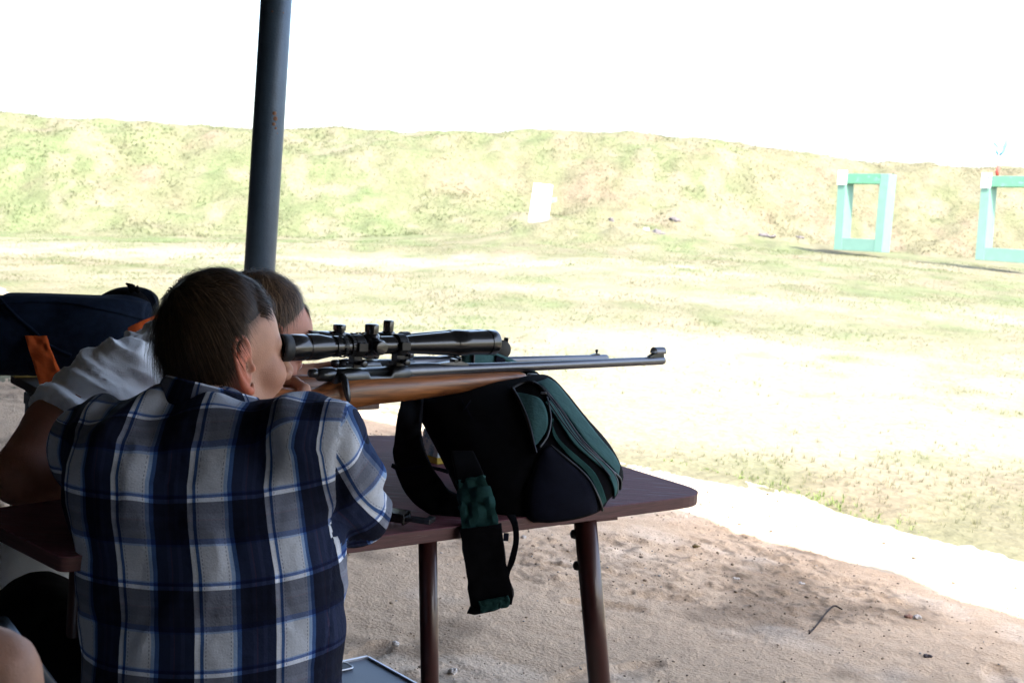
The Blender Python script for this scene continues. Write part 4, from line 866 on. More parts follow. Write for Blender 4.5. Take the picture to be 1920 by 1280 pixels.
def head_cols(V, hc, fade=.030, hoff=0.):
    x, y, z = V.T; zl = hairline(x); c = np.tile(SKIN, (len(V), 1))
    ear = (np.abs(y) > .0785) & (z > -.055) & (z < .046) & (x > -.05) & (x < .02)
    red = (ss(.075, .086, np.abs(y))*ear)[:, None]; c = c*(1-red)+np.array([.52, .155, .09])*red
    ck = np.exp(-(((x-.06)/.03)**2+((np.abs(y)-.045)/.02)**2+((z+.03)/.025)**2))[:, None]; c = c*(1-ck*.35)+np.array([.56, .22, .16])*ck*.35
    lip = (np.exp(-(((z+.067)/.009)**2+(y/.024)**2))*(x > .088))[:, None]; c = c*(1-lip*.6)+np.array([.42, .14, .12])*lip*.6
    brow = (np.exp(-(((z-.024-.003*fbm(y*300, x*300))/.0045)**2+((np.abs(y)-.032)/.018)**4))*(x > .05))[:, None]; c = c*(1-brow*.85)+hc*1.3*brow*.85
    eye = (np.hypot(np.abs(y)-.031, z+.001) < .0105) & (x > .080); c[eye] = [.55, .53, .5]; iris = (np.hypot(np.abs(y)-.031, z+.001) < .005) & (x > .084); c[iris] = [.05, .06, .07]
    n = fbm(x*60, y*60, z*60, 3, 71)*.006
    zl = zl+hoff*ss(-.02, .05, x); t = (ss(-fade, .012, z-zl+n)*(1-ear))[:, None]; t = np.where((x > .05)[:, None], (ss(-.003, .006, z-zl+n*.6))[:, None], t)
    beard = (np.exp(-((z+.085)/.03)**2)*(x > .0)*.16)[:, None]; c = c*(1-beard)+np.array([.25, .17, .14])*beard
    return c*(1-t*.93)+hc*t*.93, ear
def hair(name, V, F, ear, hc, par, Rm, o, n, hoff=0., top=.045, seed=0, mess=.25, vol=.013, fringe=0., grey=.1, fade=.05):
    rs = np.random.RandomState(seed); x, y, z = V.T; h = z-hairline(x)-hoff*ss(-.02, .05, x); nearear = (np.abs(y) > .060) & (z < .055) & (x > -.05) & (x < .03); inside = (h > -.004) & ~ear & ~(nearear & (z > -.05) & (np.abs(y) > .064))
    N = vnormals(V, F); up = np.clip(h/.10, 0, 1)
    wf = ss(-.02, .07, x); th = vol*(wf*ss(.0, .040, h)+(1-wf)*ss(.004, .075, h))*(.55+.45*ss(.02, .1, z))*(1+.45*fbm(x*30, y*90, z*30, 3, seed+9))
    VV = V+N*th[:, None]; k = inside[F].all(1); FF = F[k]; uq, inv = np.unique(FF, return_inverse=True); VB = VV[uq]; FB = inv.reshape(FF.shape)
    shade = hc*(.85+.3*vn(VB[:, 0]*90, VB[:, 1]*200, VB[:, 2]*90, seed))[:, None]
    cand = np.nonzero(inside)[0]; pr = np.maximum(ss(-.004, fade, h[cand]), ss(.055, .075, x[cand]))+.02; idx = rs.choice(cand, n, p=pr/pr.sum()); p = VV[idx]+rs.normal(0, .0012, (n, 3)); nn = N[idx]; u = up[idx]
    crown = np.array([-.062, .012, .115]); d = p-crown; d[:, 2] -= .02*(1-u); d[:, 0] += .03*u
    d = d-nn*(d*nn).sum(1)[:, None]; d /= np.linalg.norm(d, axis=1)[:, None]+1e-9
    d = d+rs.normal(0, mess, (n, 3))*(.4+.6*u[:, None]); d += np.array([.4, 0, 0])*(ss(.03, .09, p[:, 0])*u)[:, None]*(1+fringe)
    d = d-nn*(d*nn).sum(1)[:, None]; d /= np.linalg.norm(d, axis=1)[:, None]
    L = (.004+(top-.004)*u**1.25)*rs.uniform(.45, 1.25, n)*(1+fringe*ss(.05, .09, p[:, 0])); lift = (.12+.30*u)*rs.uniform(.2, 1.8, n)
    nf = int(2200*(fringe > 0)); cf = np.nonzero(inside & (x > .030) & (h < .035) & (np.abs(y) < .066))[0]
    if nf:
        j_ = rs.choice(cf, nf); p[:nf] = VV[j_]+rs.normal(0, .001, (nf, 3)); nn[:nf] = N[j_]
        d[:nf] = np.stack([np.ones(nf), rs.normal(0, .25, nf)+np.sign(V[j_, 1])*.15, -.55+rs.normal(0, .25, nf)], 1); d[:nf] /= np.linalg.norm(d[:nf], axis=1)[:, None]
        L[:nf] = rs.uniform(.006, .012+.026*fringe, nf); lift[:nf] = rs.uniform(.1, .7, nf)
    S_ = 5; pts_ = []
    for i in range(S_+1):
        t = i/S_; q = p-nn*.002+d*(L*t)[:, None]+nn*(lift*L*(t-.75*t*t))[:, None]; q[:, 2] -= L*.35*t*t*(.3+u)
        # stay outside the head
        pts_.append(q)
    side = np.cross(d, nn); wv = (.00055*rs.uniform(.6, 1.3, n))[:, None]
    R = []
    for i, q in enumerate(pts_):
        w_ = wv*(1-.85*(i/S_)**2); R += [q-side*w_, q+side*w_]
    A = np.stack(R, 1).reshape(-1, 3); o_ = np.arange(n)[:, None]*(2*S_+2); FS = np.concatenate([o_+[2*i, 2*i+1, 2*i+3, 2*i+2] for i in range(S_)])
    cc = hc*rs.uniform(.5, 2.2, (n, 1)); gz = rs.rand(n) < grey; cc[gz] = hc*3.5+.01; CS = np.repeat(cc, 2*S_+2, 0)
    VA = np.concatenate([VB, A]); FA = np.concatenate([FB, FS+len(VB)]); CA = np.concatenate([shade, CS])
    return mk(name, VA @ np.array(Rm).T+o, FA, m_hair, par, col=CA)
def hframe(g, tilt=0.):
    g = nrm(g); l = nrm(np.cross(UP, g)); u = np.cross(g, l); c, s_ = math.cos(tilt), math.sin(tilt)
    l2, u2 = l*c+u*s_, u*c-l*s_; return np.stack([g, l2, u2], 1)          # columns forward, left, up
def hand(wrist, fwd, pn, curl=(.5, .8, .6), thumb_side=1, spread=.0):
    """pn: the way the palm faces; thumb_side: +1 thumb on cross(fwd,pn) side"""
    fwd = nrm(fwd); pn = nrm(pn-fwd*np.dot(pn, fwd)); sd_ = np.cross(fwd, pn)*thumb_side; wrist = np.asarray(wrist, float)
    s = SDF(wrist-.21, wrist+.21, .0026); P = lambda a, b, c: wrist+fwd*a+sd_*b+pn*c
    s.ell(P(.048, 0, 0), (.050, .040, .0155), .01, R=np.stack([fwd, sd_, pn], 1)); s.cone(P(-.05, 0, 0), P(.03, .002, 0), .026, .024, .015); s.ell(P(.035, .026, .008), (.030, .016, .014), .01, R=np.stack([fwd, sd_, pn], 1))
    for i, (b, L) in enumerate(((.030, .95), (.0105, 1.05), (-.0095, .98), (-.029, .78))):
        p = P(.086-.004*abs(i-1), b, 0); a = 0; r = .0092-.0008*(i == 3); q = [p]; 
        for k, l in enumerate((.042, .026, .021)):
            a += curl[k]; dr = nrm(fwd*math.cos(a)+pn*math.sin(a)+sd_*spread*(1.5-i)); p = p+dr*l*L; q.append(p)
        s.cone(P(.05, b*.8, 0), q[0], .010, .0098, .006); s.chain(q, [r*1.06, r, r*.92, r*.8], .0022)
    t0 = P(.018, .026, .008); t1 = t0+nrm(fwd*.75+sd_*.65+pn*.25)*.040; t2 = t1+nrm(fwd*.9+sd_*.25+pn*.45)*.032; t3 = t2+nrm(fwd*.9+sd_*.05+pn*.5)*.026
    s.chain([t0, t1, t2, t3], [.014, .0115, .0105, .0085], .006)
    return s.mesh()
def flatcol(V, c, amp=.06, f=40): return np.tile(c, (len(V), 1))*(1+amp*fbm(V[:, 0]*f, V[:, 1]*f, V[:, 2]*f, 2, 3))[:, None]

# ---------------------------------------------------------------- the man in the plaid shirt
def plaid_mat(name='plaid_cotton'):
    m = bpy.data.materials.new(name); m.use_nodes = True; n = m.node_tree.nodes; l = m.node_tree.links; b = n['Principled BSDF']
    uv = n.new('ShaderNodeUVMap'); uv.uv_map = 'cloth'; sp = n.new('ShaderNodeSeparateXYZ'); l.new(uv.outputs[0], sp.inputs[0])
    W = (.47, .49, .53); LB = (.24, .33, .48); BL = (.035, .080, .20); WH = (.60, .62, .66); NV = (.0035, .005, .014); N2 = (.010, .012, .028); MR = (.022, .010, .018)
    A = [(0, WH), (.045, W), (.066, BL), (.108, W), (.46, LB), (.505, BL), (.56, NV), (.70, N2), (.745, MR), (.76, NV), (.83, N2), (.88, NV)]
    D1, D2, D3 = (.30, .31, .36), (.35, .36, .41), (.37, .33, .38); B = [(0, (1, 1, 1)), (.37, (.62, .76, 1)), (.385, (.22, .32, .62)), (.42, (1.3, 1.32, 1.35)), (.465, D1), (.60, D2), (.66, D3), (.675, D1), (.78, D2), (.88, (.2, .26, .45)), (.945, (.6, .75, 1)), (.965, (1, 1, 1))]
    out = []
    for ax_, st in ((0, A), (1, B)):
        f = n.new('ShaderNodeMath'); f.operation = 'FRACT'; l.new(sp.outputs[ax_], f.inputs[0]); r = ramp(n, st); l.new(f.outputs[0], r.inputs[0]); out.append(r.outputs[0])
    mu = n.new('ShaderNodeVectorMath'); mu.operation = 'MULTIPLY'; l.new(out[0], mu.inputs[0]); l.new(out[1], mu.inputs[1]); mx = n.new('ShaderNodeVectorMath'); mx.operation = 'MULTIPLY_ADD'; l.new(out[1], mx.inputs[0]); mx.inputs[1].default_value = (.008, .013, .034); l.new(mu.outputs[0], mx.inputs[2])
    t = n.new('ShaderNodeTexNoise'); t.inputs['Scale'].default_value = 45; t.inputs['Detail'].default_value = 5; l.new(uv.outputs[0], t.inputs[0])
    mr = n.new('ShaderNodeMapRange'); mr.inputs['To Min'].default_value = .78; mr.inputs['To Max'].default_value = 1.2; l.new(t.outputs[0], mr.inputs[0])
    sc = n.new('ShaderNodeVectorMath'); sc.operation = 'SCALE'; l.new(mx.outputs[0], sc.inputs[0]); l.new(mr.outputs[0], sc.inputs['Scale'])
    # running stitches beside the light bands
    def node(op, a, b_=None):
        q = n.new('ShaderNodeMath'); q.operation = op
        for i, s_ in enumerate((a, b_)):
            if s_ is None: continue
            if isinstance(s_, (int, float)): q.inputs[i].default_value = s_
            else: l.new(s_, q.inputs[i])
        return q.outputs[0]
    fx = node('FRACT', sp.outputs[0]); dash = node('GREATER_THAN', node('FRACT', node('MULTIPLY', sp.outputs[1], 22)), .45)
    near = node('LESS_THAN', node('ABSOLUTE', node('SUBTRACT', node('ABSOLUTE', node('SUBTRACT', fx, .285)), .150)), .006)
    st_ = node('MULTIPLY', dash, near); m3 = n.new('ShaderNodeMix'); m3.data_type = 'RGBA'; l.new(node('MULTIPLY', st_, .6), m3.inputs[0]); l.new(sc.outputs[0], m3.inputs[6]); m3.inputs[7].default_value = (.04, .05, .09, 1)
    l.new(m3.outputs[2], b.inputs['Base Color']); b.inputs['Roughness'].default_value = .9; b.inputs['Specular IOR Level'].default_value = .15
    tc = n.new('ShaderNodeTexCoord'); t2 = n.new('ShaderNodeTexNoise'); t2.inputs['Scale'].default_value = 420; t2.inputs['Detail'].default_value = 2; l.new(tc.outputs['Object'], t2.inputs[0])
    t4 = n.new('ShaderNodeTexNoise'); t4.inputs['Scale'].default_value = 22; t4.inputs['Detail'].default_value = 4; l.new(tc.outputs['Object'], t4.inputs[0])
    b1 = n.new('ShaderNodeBump'); b1.inputs['Distance'].default_value = .0005; l.new(t2.outputs[0], b1.inputs['Height'])
    b2 = n.new('ShaderNodeBump'); b2.inputs['Distance'].default_value = .006; l.new(t4.outputs[0], b2.inputs['Height']); l.new(b1.outputs[0], b2.inputs['Normal']); l.new(b2.outputs[0], b.inputs['Normal'])
    return m
m_plaid = plaid_mat()
HC1 = np.array([.030, .0175, .0100]); HC2 = np.array([.065, .038, .021])
R1 = hframe(FX+FY*.0+UP*.12, math.radians(-3)); eye1 = E1-FX*.009
R1 = R1*np.array([.875, .86, 1.04]); H1 = eye1-R1 @ np.array([.082, -.031, 0.])-UP*.010
p1 = None
def seat(V): return V
hv, hf = head(1); hc_, ear_ = head_cols(hv, HC1)
hvw = hv @ R1.T+H1
shL = at(192, 843, 1.84); shR = at(592, 836, 1.74); elR = at(664, 958, 1.79); elR[2] = ZT+.047
elL = at(235, 985, 1.98); elL[2] = ZT+.05
gripR = sh(1.03, 1.715, E1[2]-.105); handL = at(520, 905, 2.06); handL[2] = ZT+.05
rows = []
for z, u, a, b_ in ((.34, 402, .20, .15), (.50, 424, .174, .135), (.60, 424, .173, .125), (.70, 418, .178, .122), (.78, 409, .184, .12), (.835, 394, .193, .118), (.885, 386, .193, .115), (.925, 388, .184, .105), (.950, 392, .145, .080), (.962, 396, .105, .062), (.972, 398, .070, .050)):
    Y = float(np.interp(z, [.34, .6, .84, .99], [1.66, 1.66, 1.72, 1.83])); rows.append((z, (u-960)/2400*Y, Y, a, b_))
p_ = 0
def torso1(s, grow=0.):
    s.loft([(z, cx, cy, a+grow, b_+grow) for z, cx, cy, a, b_ in rows], 2.05, .02)
    s.ell(shL, np.array([.078, .075, .078])+grow, .035); s.ell(shR, np.array([.074, .075, .076])+grow, .035)
    s.ell(at(300, 838, 1.80), np.array([.10, .07, .07])+grow, .03); s.ell(at(480, 836, 1.76), np.array([.10, .07, .068])+grow, .03)
def arms1(s, grow=0., to=1.):
    s.chain([shR, shR*.5+elR*.5+np.array([.012, -.01, 0]), elR, elR+(gripR-elR)*.82], [.062+grow, .056+grow, .045+grow, .034+grow], .02)
    s.chain([shL, shL*.5+elL*.5, elL, elL+(handL-elL)*.75], [.062+grow, .056+grow, .048+grow, .036+grow], .02)
# body under the clothes: one continuous figure with head, arms, hands and legs
pel = np.array([-.385, 1.665, .50]); kneeL = at(70, 1165, 1.98); kneeR = np.array([-.375, 2.16, .50]); ftL = np.array([-.66, 1.98, .07]); ftR = np.array([-.40, 2.20, .07])
s = SDF((-.90, 1.40, 0), (.10, 2.42, 1.02), .009); torso1(s, -.034); arms1(s, -.016)
s.ell(pel, (.16, .13, .13), .03)
for k_, f_, q in ((kneeL, ftL, -1), (kneeR, ftR, 1)):
    s.chain([pel+np.array([q*.08, .03, 0]), k_, f_], [.075, .052, .036], .03); s.cone(f_+UP*-.03, f_+np.array([.06, .15, -.035]), .034, .028, .02)
s.cone(at(402, 800, 1.83), H1-UP*.08-FX*.03, .055, .052, .02)
bv, bf = s.mesh()
g1 = hand(elR+(gripR-elR)*.86, nrm(gripR-elR)+FX*.6, FY+UP*.2, (.6, .9, .6), -1); g2 = hand(elL+(handL-elL)*.78, nrm(handL-elL)+FX*.3, UP-FY*.4, (.5, .8, .6), 1)
BV, BF = joinm((hvw, hf), (bv, bf), g1, g2)
BC = np.concatenate([hc_, flatcol(bv, SKIN), flatcol(g1[0], SKIN), flatcol(g2[0], SKIN)])
p1 = mk('person', BV, BF, m_skin, loc=np.array([pel[0], pel[1], 0]), col=BC)
tag(p1, 'man in a blue and white plaid shirt seen from behind, sighting through the front rifle', 'person')
hair('hair', hv, hf, ear_, HC1, p1, R1, H1, 15000, 0., .050, 11, .18, .016, .55)
# shirt
s = SDF((-.82, 1.42, .36), (.08, 2.36, 1.06), .0052); torso1(s); arms1(s)
V, F = s.mesh(); i0 = int((-.217-s.lo[0])/s.h); k_ = np.abs(V[:, 0]-(s.lo[0]+(i0+.5)*s.h)) < s.h*.5; V[k_, 0] = s.lo[0]+(i0+.5)*s.h; N = vnormals(V, F)
def segd(V, a, b, ra, rb):
    d = b-a; t = np.clip((V-a) @ d/np.dot(d, d), 0, 1); return np.linalg.norm(V-a-t[:, None]*d, axis=1)-(ra+(rb-ra)*t), t
rr = np.array(rows); cxv, cyv, av, bv_ = (np.interp(V[:, 2], rr[:, 0], rr[:, i]) for i in (1, 2, 3, 4))
x, y, z = V.T; xl = x-cxv
wr = fbm(x*16+2*fbm(x*5, z*5, 0, 2, 1), y*8, z*4.2, 3, 501)*.0085+fbm(x*9, y*9, z*13, 3, 503)*.0045
top = ss(.86, .95, z); wr = wr+top*.007*np.sin(xl*62+5*fbm(x*6, y*6, z*6, 2, 505)+1.0)*(1-ss(.16, .22, np.abs(xl)))
# hanging folds low on the back and a hollow between the shoulder blades
wr = wr-.010*np.exp(-((xl+.005)/.05)**2)*ss(.75, .9, z)*(1-ss(.93, .97, z))*(y < cyv)
dR, tR = segd(V, shR, elR, .062, .045); dR2, tR2 = segd(V, elR, gripR, .045, .034); dL, tL = segd(V, shL, elL, .062, .048); dL2, tL2 = segd(V, elL, handL, .048, .036)
nearR = np.exp(-(np.linalg.norm(V-(elR+np.array([0, -.02, .01])), axis=1)/.085)**2)
cr = V @ nrm([.5, .2, -1.]); wr = wr+nearR*.006*np.sin(cr*85+4*fbm(x*20, y*20, z*20, 2, 7))
wr = wr-.007*np.exp(-((x+.217)/.010)**2)*(1-ss(.93, .97, z))*ss(.80, .84, z)
V2 = V+N*wr[:, None]
tz = np.clip((np.minimum(np.maximum(z, .3), 1.1)-.3), 0, 1)
# cloth coordinates
PU, PV = .102, .104
t_ = xl/(np.maximum(av, .17)*1.06); ta_ = np.abs(t_); arc = np.sign(t_)*np.where(ta_ < .8, np.arcsin(np.minimum(ta_, .8)), math.asin(.8)+(ta_-.8)*1.6)*np.maximum(av, .17)*1.02
Ub = np.where((y < cyv+.02) | (z > .84), arc, np.sign(xl)*(.32-np.abs(arc)))
Ub = Ub-.036+.004*fbm(x*7, z*7, y*3, 3, 511); Vb = -(z-.913)-.75*ss(.90, .95, z)*(y-(cyv-.085))+.055*xl+.35*np.clip(xl, 0, 1)**2+.004*fbm(x*7, z*7, y*3, 3, 513)
UVb = np.stack([Ub/PU+.285, Vb/PV], 1)
def armuv(V, a, b, t, L0):
    d = nrm(b-a); r0 = nrm(np.cross(d, [0., 1., .2])); r1_ = np.cross(d, r0); q = V-a; an = np.arctan2(q @ r1_, q @ r0); return np.stack([an*.062/PU+.5, (L0+q @ d)/PV], 1)
ad_ = nrm(elR-shR); ac_ = nrm(np.cross(ad_, [0, 1., 0])); q_ = V-shR; UVr = np.stack([np.arcsin(np.clip((q_ @ ac_)/.085, -1, 1))*.085/PU+.72+.05*fbm(x*14, y*14, z*14, 2, 9), (q_ @ ad_)/PV+.3+.06*fbm(x*12, y*12, z*12, 2, 8)], 1)
dT = (np.sqrt((np.abs(xl)/av)**2+((y-cyv)/bv_)**2)-1)*.13-.012
def pick(Fv):
    c = Fv.mean(1).astype(int); return c
fT, fR, fR2, fL, fL2 = (q[F].mean(1) for q in (dT, dR, dR2, dL, dL2)); xf = xl[F].mean(1); zf = z[F].mean(1)
isR = (x[F].mean(1) > s.lo[0]+(i0+.5)*s.h) & (np.minimum(fR, fR2) < .05) & (zf > .797)
def unwrap(U):
    U = U.copy(); p_ = 2*math.pi*.062/PU; r_ = U[:, :1, 0]; U[:, :, 0] -= np.round((U[:, :, 0]-r_)/p_)*p_; return U
UV = UVb[F].copy(); UV[isR] = UVr[F][isR]
shirt = mk('shirt', V2, F, m_plaid, p1, uv=UV.reshape(-1, 2))
# collar: stand and fold
def collar(C, r_in, r_out, zt_, zb_, name, m, par, back, lift=.012, op=.5):
    R = [[], [], [], [], []]; UVc = []; n_ = 64; bd = math.atan2(back[1], back[0])
    for i in range(n_+1):
        a = bd-(math.pi-op)+(2*math.pi-2*op)*i/n_; k_ = .5+.5*math.cos(a-bd); e = np.array([math.cos(a), math.sin(a), 0]); L_ = UP*lift*k_; w_ = .002*math.sin(a*3)
        for j, (rr_, zz_) in enumerate(((r_in*1.06, zb_-.012), (r_in, (zb_+zt_)/2), (r_in+.002, zt_), (r_in+.010, zt_-.004), (r_out+w_, zb_+.002))): R[j].append(C+e*rr_+UP*zz_+L_)
    mb = MB(); mb.rings([list(q) for q in zip(*R)], False, False); F_ = mb.F; uvs = []
    for f in F_:
        for i in f: uvs.append((i//5*.0075/PU+.1, .2+(i % 5)*.10))
    o = mk(name, mb.V, F_, m, par, uv=uvs); q = o.modifiers.new('thick', 'SOLIDIFY'); q.thickness = .002; q.offset = 0
    q = o.modifiers.new('sub', 'SUBSURF'); q.levels = q.render_levels = 1; return o
Cn = at(398, 745, 1.845); Cn[2] = 0
collar(Cn, .060, .086, .966, .926, 'collar', m_plaid, shirt, -FX+np.array([-.1, -.35, 0]), .036, .7)
# trousers, shoes, stool
m_tr = cloth('dark_trousers', (.006, .006, .008)); m_shoe = mat('shoe_leather', (.02, .016, .014), .5)
s = SDF((-.86, 1.40, .06), (.0, 2.36, .72), .007); s.ell(pel, (.185, .15, .13), .04); s.ell(pel+UP*.08, (.175, .12, .08), .04)
for k_, f_, q in ((kneeL, ftL, -1), (kneeR, ftR, 1)): s.chain([pel+np.array([q*.09, .03, 0]), pel*.4+k_*.6+np.array([q*.03, 0, .01]), k_, f_+UP*.04], [.095, .085, .070, .055], .03)
V, F = s.mesh(); V = V+vnormals(V, F)*(fbm(V[:, 0]*14, V[:, 1]*14, V[:, 2]*14, 3, 601)*.008)[:, None]; mk('trousers', V, F, m_tr, p1)
def shoe(par, f_, d):
    s = SDF(f_-.3, f_+.3, .006); d = nrm(d); s.cone(f_+UP*-.025, f_+d*.17+UP*-.035, .042, .032, .02); s.cone(f_+UP*.03, f_-UP*.02, .038, .042, .02); s.cut(lambda x, y, z: -z+.006); V, F = s.mesh(); mk('shoe', V, F, m_shoe, par)
shoe(p1, ftL, (.3, 1, 0)); shoe(p1, ftR, (.2, 1, 0))
m_seat = mat('stool_wood', (.14, .09, .05), .6, var=.2, vscale=12)
def stool(c, z, label):
    t = thing('stool', np.array([c[0], c[1], 0]), label, 'stool', 'stools the two men sit on'); MB().lathe(np.array([c[0], c[1], z-.03]), UP, [(0, .15), (.004, .158), (.024, .158), (.03, .15)], 36).build('seat', m_seat, t, auto=40)
    for a in (.6, 2.2, 3.75, 5.3):
        e = np.array([math.cos(a), math.sin(a), 0]); b_ = np.array([c[0], c[1], 0]); MB().tube([b_+e*.10+UP*(z-.03), b_+e*.17], .014, 10).build('leg', m_steel, t)
stool(pel, pel[2]-.115, 'round wooden stool under the man in the plaid shirt')

# ---------------------------------------------------------------- the man in the white T-shirt
m_tee = mat('white_cotton', (.88, .90, .93), .9, var=.05, vscale=10, bump=.0008, bscale=500, spec=.15)
R2 = hframe(FX*1.0+UP*-.55+FY*-.05, math.radians(4)); H2 = at_y(500, 612, 2.11); H2 = at(482, 641, 2.42)
hv2, hf2 = head(2); hc2, ear2 = head_cols(hv2, HC2, .012, .046); hvw2 = hv2 @ R2.T+H2
s2R = at(228, 722, 2.15); s2L = at(470, 668, 2.62); nk = H2+R2 @ np.array([-.05, 0, -.12])
hem = at(106, 800, 2.02); el2 = at(42, 890, 1.93); wr2 = at(300, 906, 2.10); 
chest = at(330, 745, 2.36); pel2 = at(95, 1110, 2.25); el2L = sh(1.15, 2.30, ZT+.05); wr2L = at_y(520, 722, 2.13)
s = SDF((-1.10, 1.75, 0), (-.05, 3.0, 1.2), .009)
s.chain([pel2, pel2*.5+chest*.5, chest], [.13, .125, .12], .03); s.chain([s2R, chest, s2L], [.05, .09, .05], .03); s.cone(chest+UP*.03, nk, .06, .054, .02)
s.chain([s2R, hem, el2, wr2], [.056, .050, .0455, .030], .012); s.chain([s2L, el2L, wr2L], [.056, .044, .028], .012)
kn2 = pel2+FX*.36+FY*-.12; kn2b = pel2+FX*.38+FY*.18; f2a = np.array([kn2[0], kn2[1], .07]); f2b = np.array([kn2b[0], kn2b[1], .07])
for k_, f_ in ((kn2, f2a), (kn2b, f2b)): s.chain([pel2, k_, f_], [.08, .052, .035], .03); s.cone(f_-UP*.03, f_+FX*.16-UP*.035, .034, .028, .02)
bv, bf = s.mesh(); h1_ = hand(wr2L, FX*1.+FY*-.12+UP*.05, UP*.4-FY*1., (.15, .35, .3), 1, .03); h2_ = hand(wr2, FX+FY*.2, UP*-1., (.3, .5, .4), 1)
BV, BF = joinm((hvw2, hf2), (bv, bf), h1_, h2_)
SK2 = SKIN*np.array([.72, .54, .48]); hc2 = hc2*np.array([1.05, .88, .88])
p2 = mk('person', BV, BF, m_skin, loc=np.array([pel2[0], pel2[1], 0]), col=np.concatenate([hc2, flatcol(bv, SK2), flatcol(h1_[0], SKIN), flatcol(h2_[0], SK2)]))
tag(p2, 'man in a white T-shirt bent over the rear rifle, mostly hidden by the plaid shirt', 'person')
hair('hair', hv2, hf2, ear2, HC2, p2, R2, H2, 14000, .046, .050, 21, .42, .010, .9, .15)
s = SDF((-1.10, 1.80, .44), (-.10, 2.95, 1.16), .0058)
s.chain([pel2-UP*.02, pel2*.5+chest*.5, chest], [.160, .150, .138], .04); s.chain([s2R, chest, s2L], [.070, .115, .068], .05); s.ell(at(302, 745, 2.28), (.12, .12, .085), .04); s.cone(chest, nk-UP*.03, .10, .066, .03)
s.cone(s2R, hem, .068, .058, .03); s.cone(s2L, s2L+(el2L-s2L)*.6, .068, .062, .03)
dh = nrm(hem-s2R); s.cut(lambda x, y, z: np.where(((x-hem[0])*dh[0]+(y-hem[1])*dh[1]+(z-hem[2])*dh[2] > .0) & ((x-hem[0])**2+(y-hem[1])**2+(z-hem[2])**2 < .02), ((x-hem[0])*dh[0]+(y-hem[1])*dh[1]+(z-hem[2])*dh[2]), -1.)*1.)
V, F = s.mesh(); N = vnormals(V, F); x, y, z = V.T
fl_ = (V-s2R) @ nrm(np.cross(dh, [0, 1., 0])); al = (V-s2R) @ dh; rad = np.linalg.norm(V-(s2R-dh*.0+np.array([.02, 0, -.03])), axis=1)
fq = fbm(x*5, y*5, z*5, 2, 701); cc_ = (V-hem) @ nrm([.55, .3, .78])
c2_ = (V-hem) @ nrm([.78, .2, -.55]); wv = (1-np.abs(fbm(cc_*27+1.5*fq, c2_*8, y*6, 3, 707))*2.6)*.013*ss(-.02, .04, cc_)+fbm(x*9+z*6, y*6, z*16-x*6, 4, 703)*.008-.004
mk('t_shirt', V+N*wv[:, None], F, m_tee, p2)
s = SDF((-1.12, 1.75, .06), (-.1, 2.95, .78), .0075); s.ell(pel2-UP*.06, (.165, .16, .13), .04)
for k_, f_ in ((kn2, f2a), (kn2b, f2b)): s.chain([pel2-UP*.04, k_, f_+UP*.04], [.10, .075, .058], .03)
V, F = s.mesh(); V = V+vnormals(V, F)*(fbm(V[:, 0]*14, V[:, 1]*14, V[:, 2]*14, 3, 611)*.008)[:, None]; mk('trousers', V, F, m_tr, p2)
shoe(p2, f2a, FX); shoe(p2, f2b, FX)
stool(pel2, pel2[2]-.17, 'round wooden stool under the man in the white T-shirt')
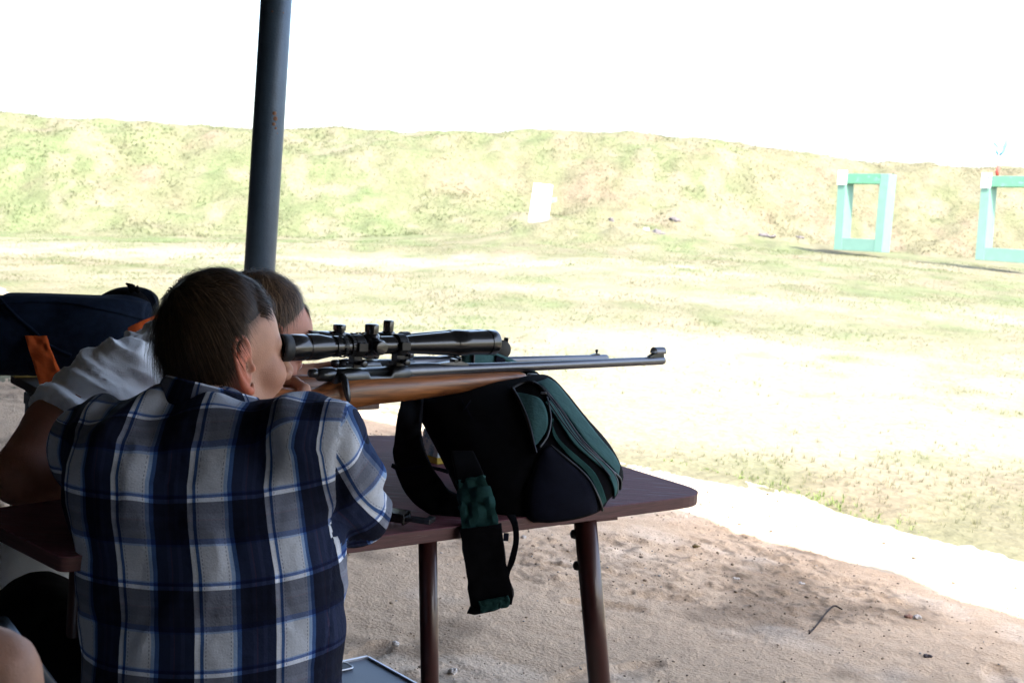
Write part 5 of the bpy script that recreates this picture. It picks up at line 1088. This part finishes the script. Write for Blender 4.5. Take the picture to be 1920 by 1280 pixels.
# his grey jacket hanging below the table's left end
# ---------------------------------------------------------------- onlooker's bare arm at the lower left corner
e3 = at(-8, 1262, .95); s3 = e3+np.array([-.28, -.02, .12]); w3 = e3+np.array([.10, -.02, -.24]); c3 = s3+np.array([-.19, .0, -.05]); pl3 = c3+np.array([-.02, -.05, -.45])
s = SDF((-1.05, .35, 0), (-.05, 1.75, 1.5), .009); s.chain([s3, e3, w3], [.042, .030, .022], .015)
s.chain([c3+UP*.0, c3-UP*.22, pl3], [.12, .12, .13], .03); s.cone(c3, s3, .06, .052, .03)
hd3 = c3+np.array([0, .04, .36]); s.cone(c3, hd3-UP*.08, .06, .052, .02)
s.chain([pl3, pl3+np.array([.02, .42, .02]), pl3+np.array([.0, .44, -.40])], [.09, .055, .04], .03)
bv, bf = s.mesh(); R3 = hframe(FX*.6+np.array([0, 1, -.1])); hv3 = hv @ R3.T+hd3; hd_ = hand(w3, np.array([.5, .1, -.8]), np.array([-.6, .0, -.3]), (.2, .4, .3), 1)
BV, BF = joinm((hv3, hf), (bv, bf), hd_)
p3 = mk('person', BV, BF, m_skin, loc=np.array([pl3[0], pl3[1], 0]), col=np.concatenate([hc_, flatcol(bv, SKIN*.62, .2, 60), flatcol(hd_[0], SKIN*.62)]))
tag(p3, 'seated onlooker of whom only a bare forearm shows in the lower left corner', 'person')
hair('hair', hv, hf, ear_, HC1, p3, R3, hd3, 3000, 0., .04, 31)
s = SDF((-1.05, .35, .3), (-.1, 1.2, 1.35), .008); s.chain([c3, c3-UP*.22, pl3], [.145, .145, .15], .03); s.cone(c3, s3+(e3-s3)*.35, .08, .066, .03); V, F = s.mesh(); mk('t_shirt', V, F, m_tee, p3)
s = SDF((-1.05, .35, .0), (-.1, 1.5, .9), .009); s.chain([pl3-UP*.03, pl3+np.array([.02, .42, .02]), pl3+np.array([.0, .44, -.36])], [.135, .08, .06], .03); V, F = s.mesh(); mk('trousers', V, F, m_tr, p3)
# folding chair whose dark tube shows beside the arm
ch = thing('folding_chair', np.array([pl3[0], pl3[1]-.05, 0]), 'dark tubular folding chair under the onlooker at the lower left corner', 'chair')
ta, tb_ = at(52, 1238, 1.12), at(92, 1290, 1.16); dd = tb_-ta; ta2 = ta-dd*1.2; tb2 = ta+dd*((0.01-ta[2])/dd[2])
zs = pl3[2]-.15
MB().box(np.array([pl3[0], pl3[1], zs]), (.38, .38, .03)).build('seat', cloth('chair_canvas', (.02, .025, .04)), ch, smooth=False, bevel=.01)
MB().tube([ta2, ta, tb_, tb2], .0085, 12).build('leg', mat('chair_tube', (.02, .035, .055), .3, .4), ch)
for a_, b_ in ((-.18, -.18), (.18, -.18), (-.18, .18)): MB().tube([np.array([pl3[0]+a_, pl3[1]+b_, zs]), np.array([pl3[0]+a_*1.15, pl3[1]+b_*1.3, 0])], .0085, 10).build('leg', m_steel, ch)
MB().box(np.array([pl3[0], pl3[1]-.2, zs+.32]), (.38, .02, .22)).build('backrest', m_nv, ch, smooth=False, bevel=.008)
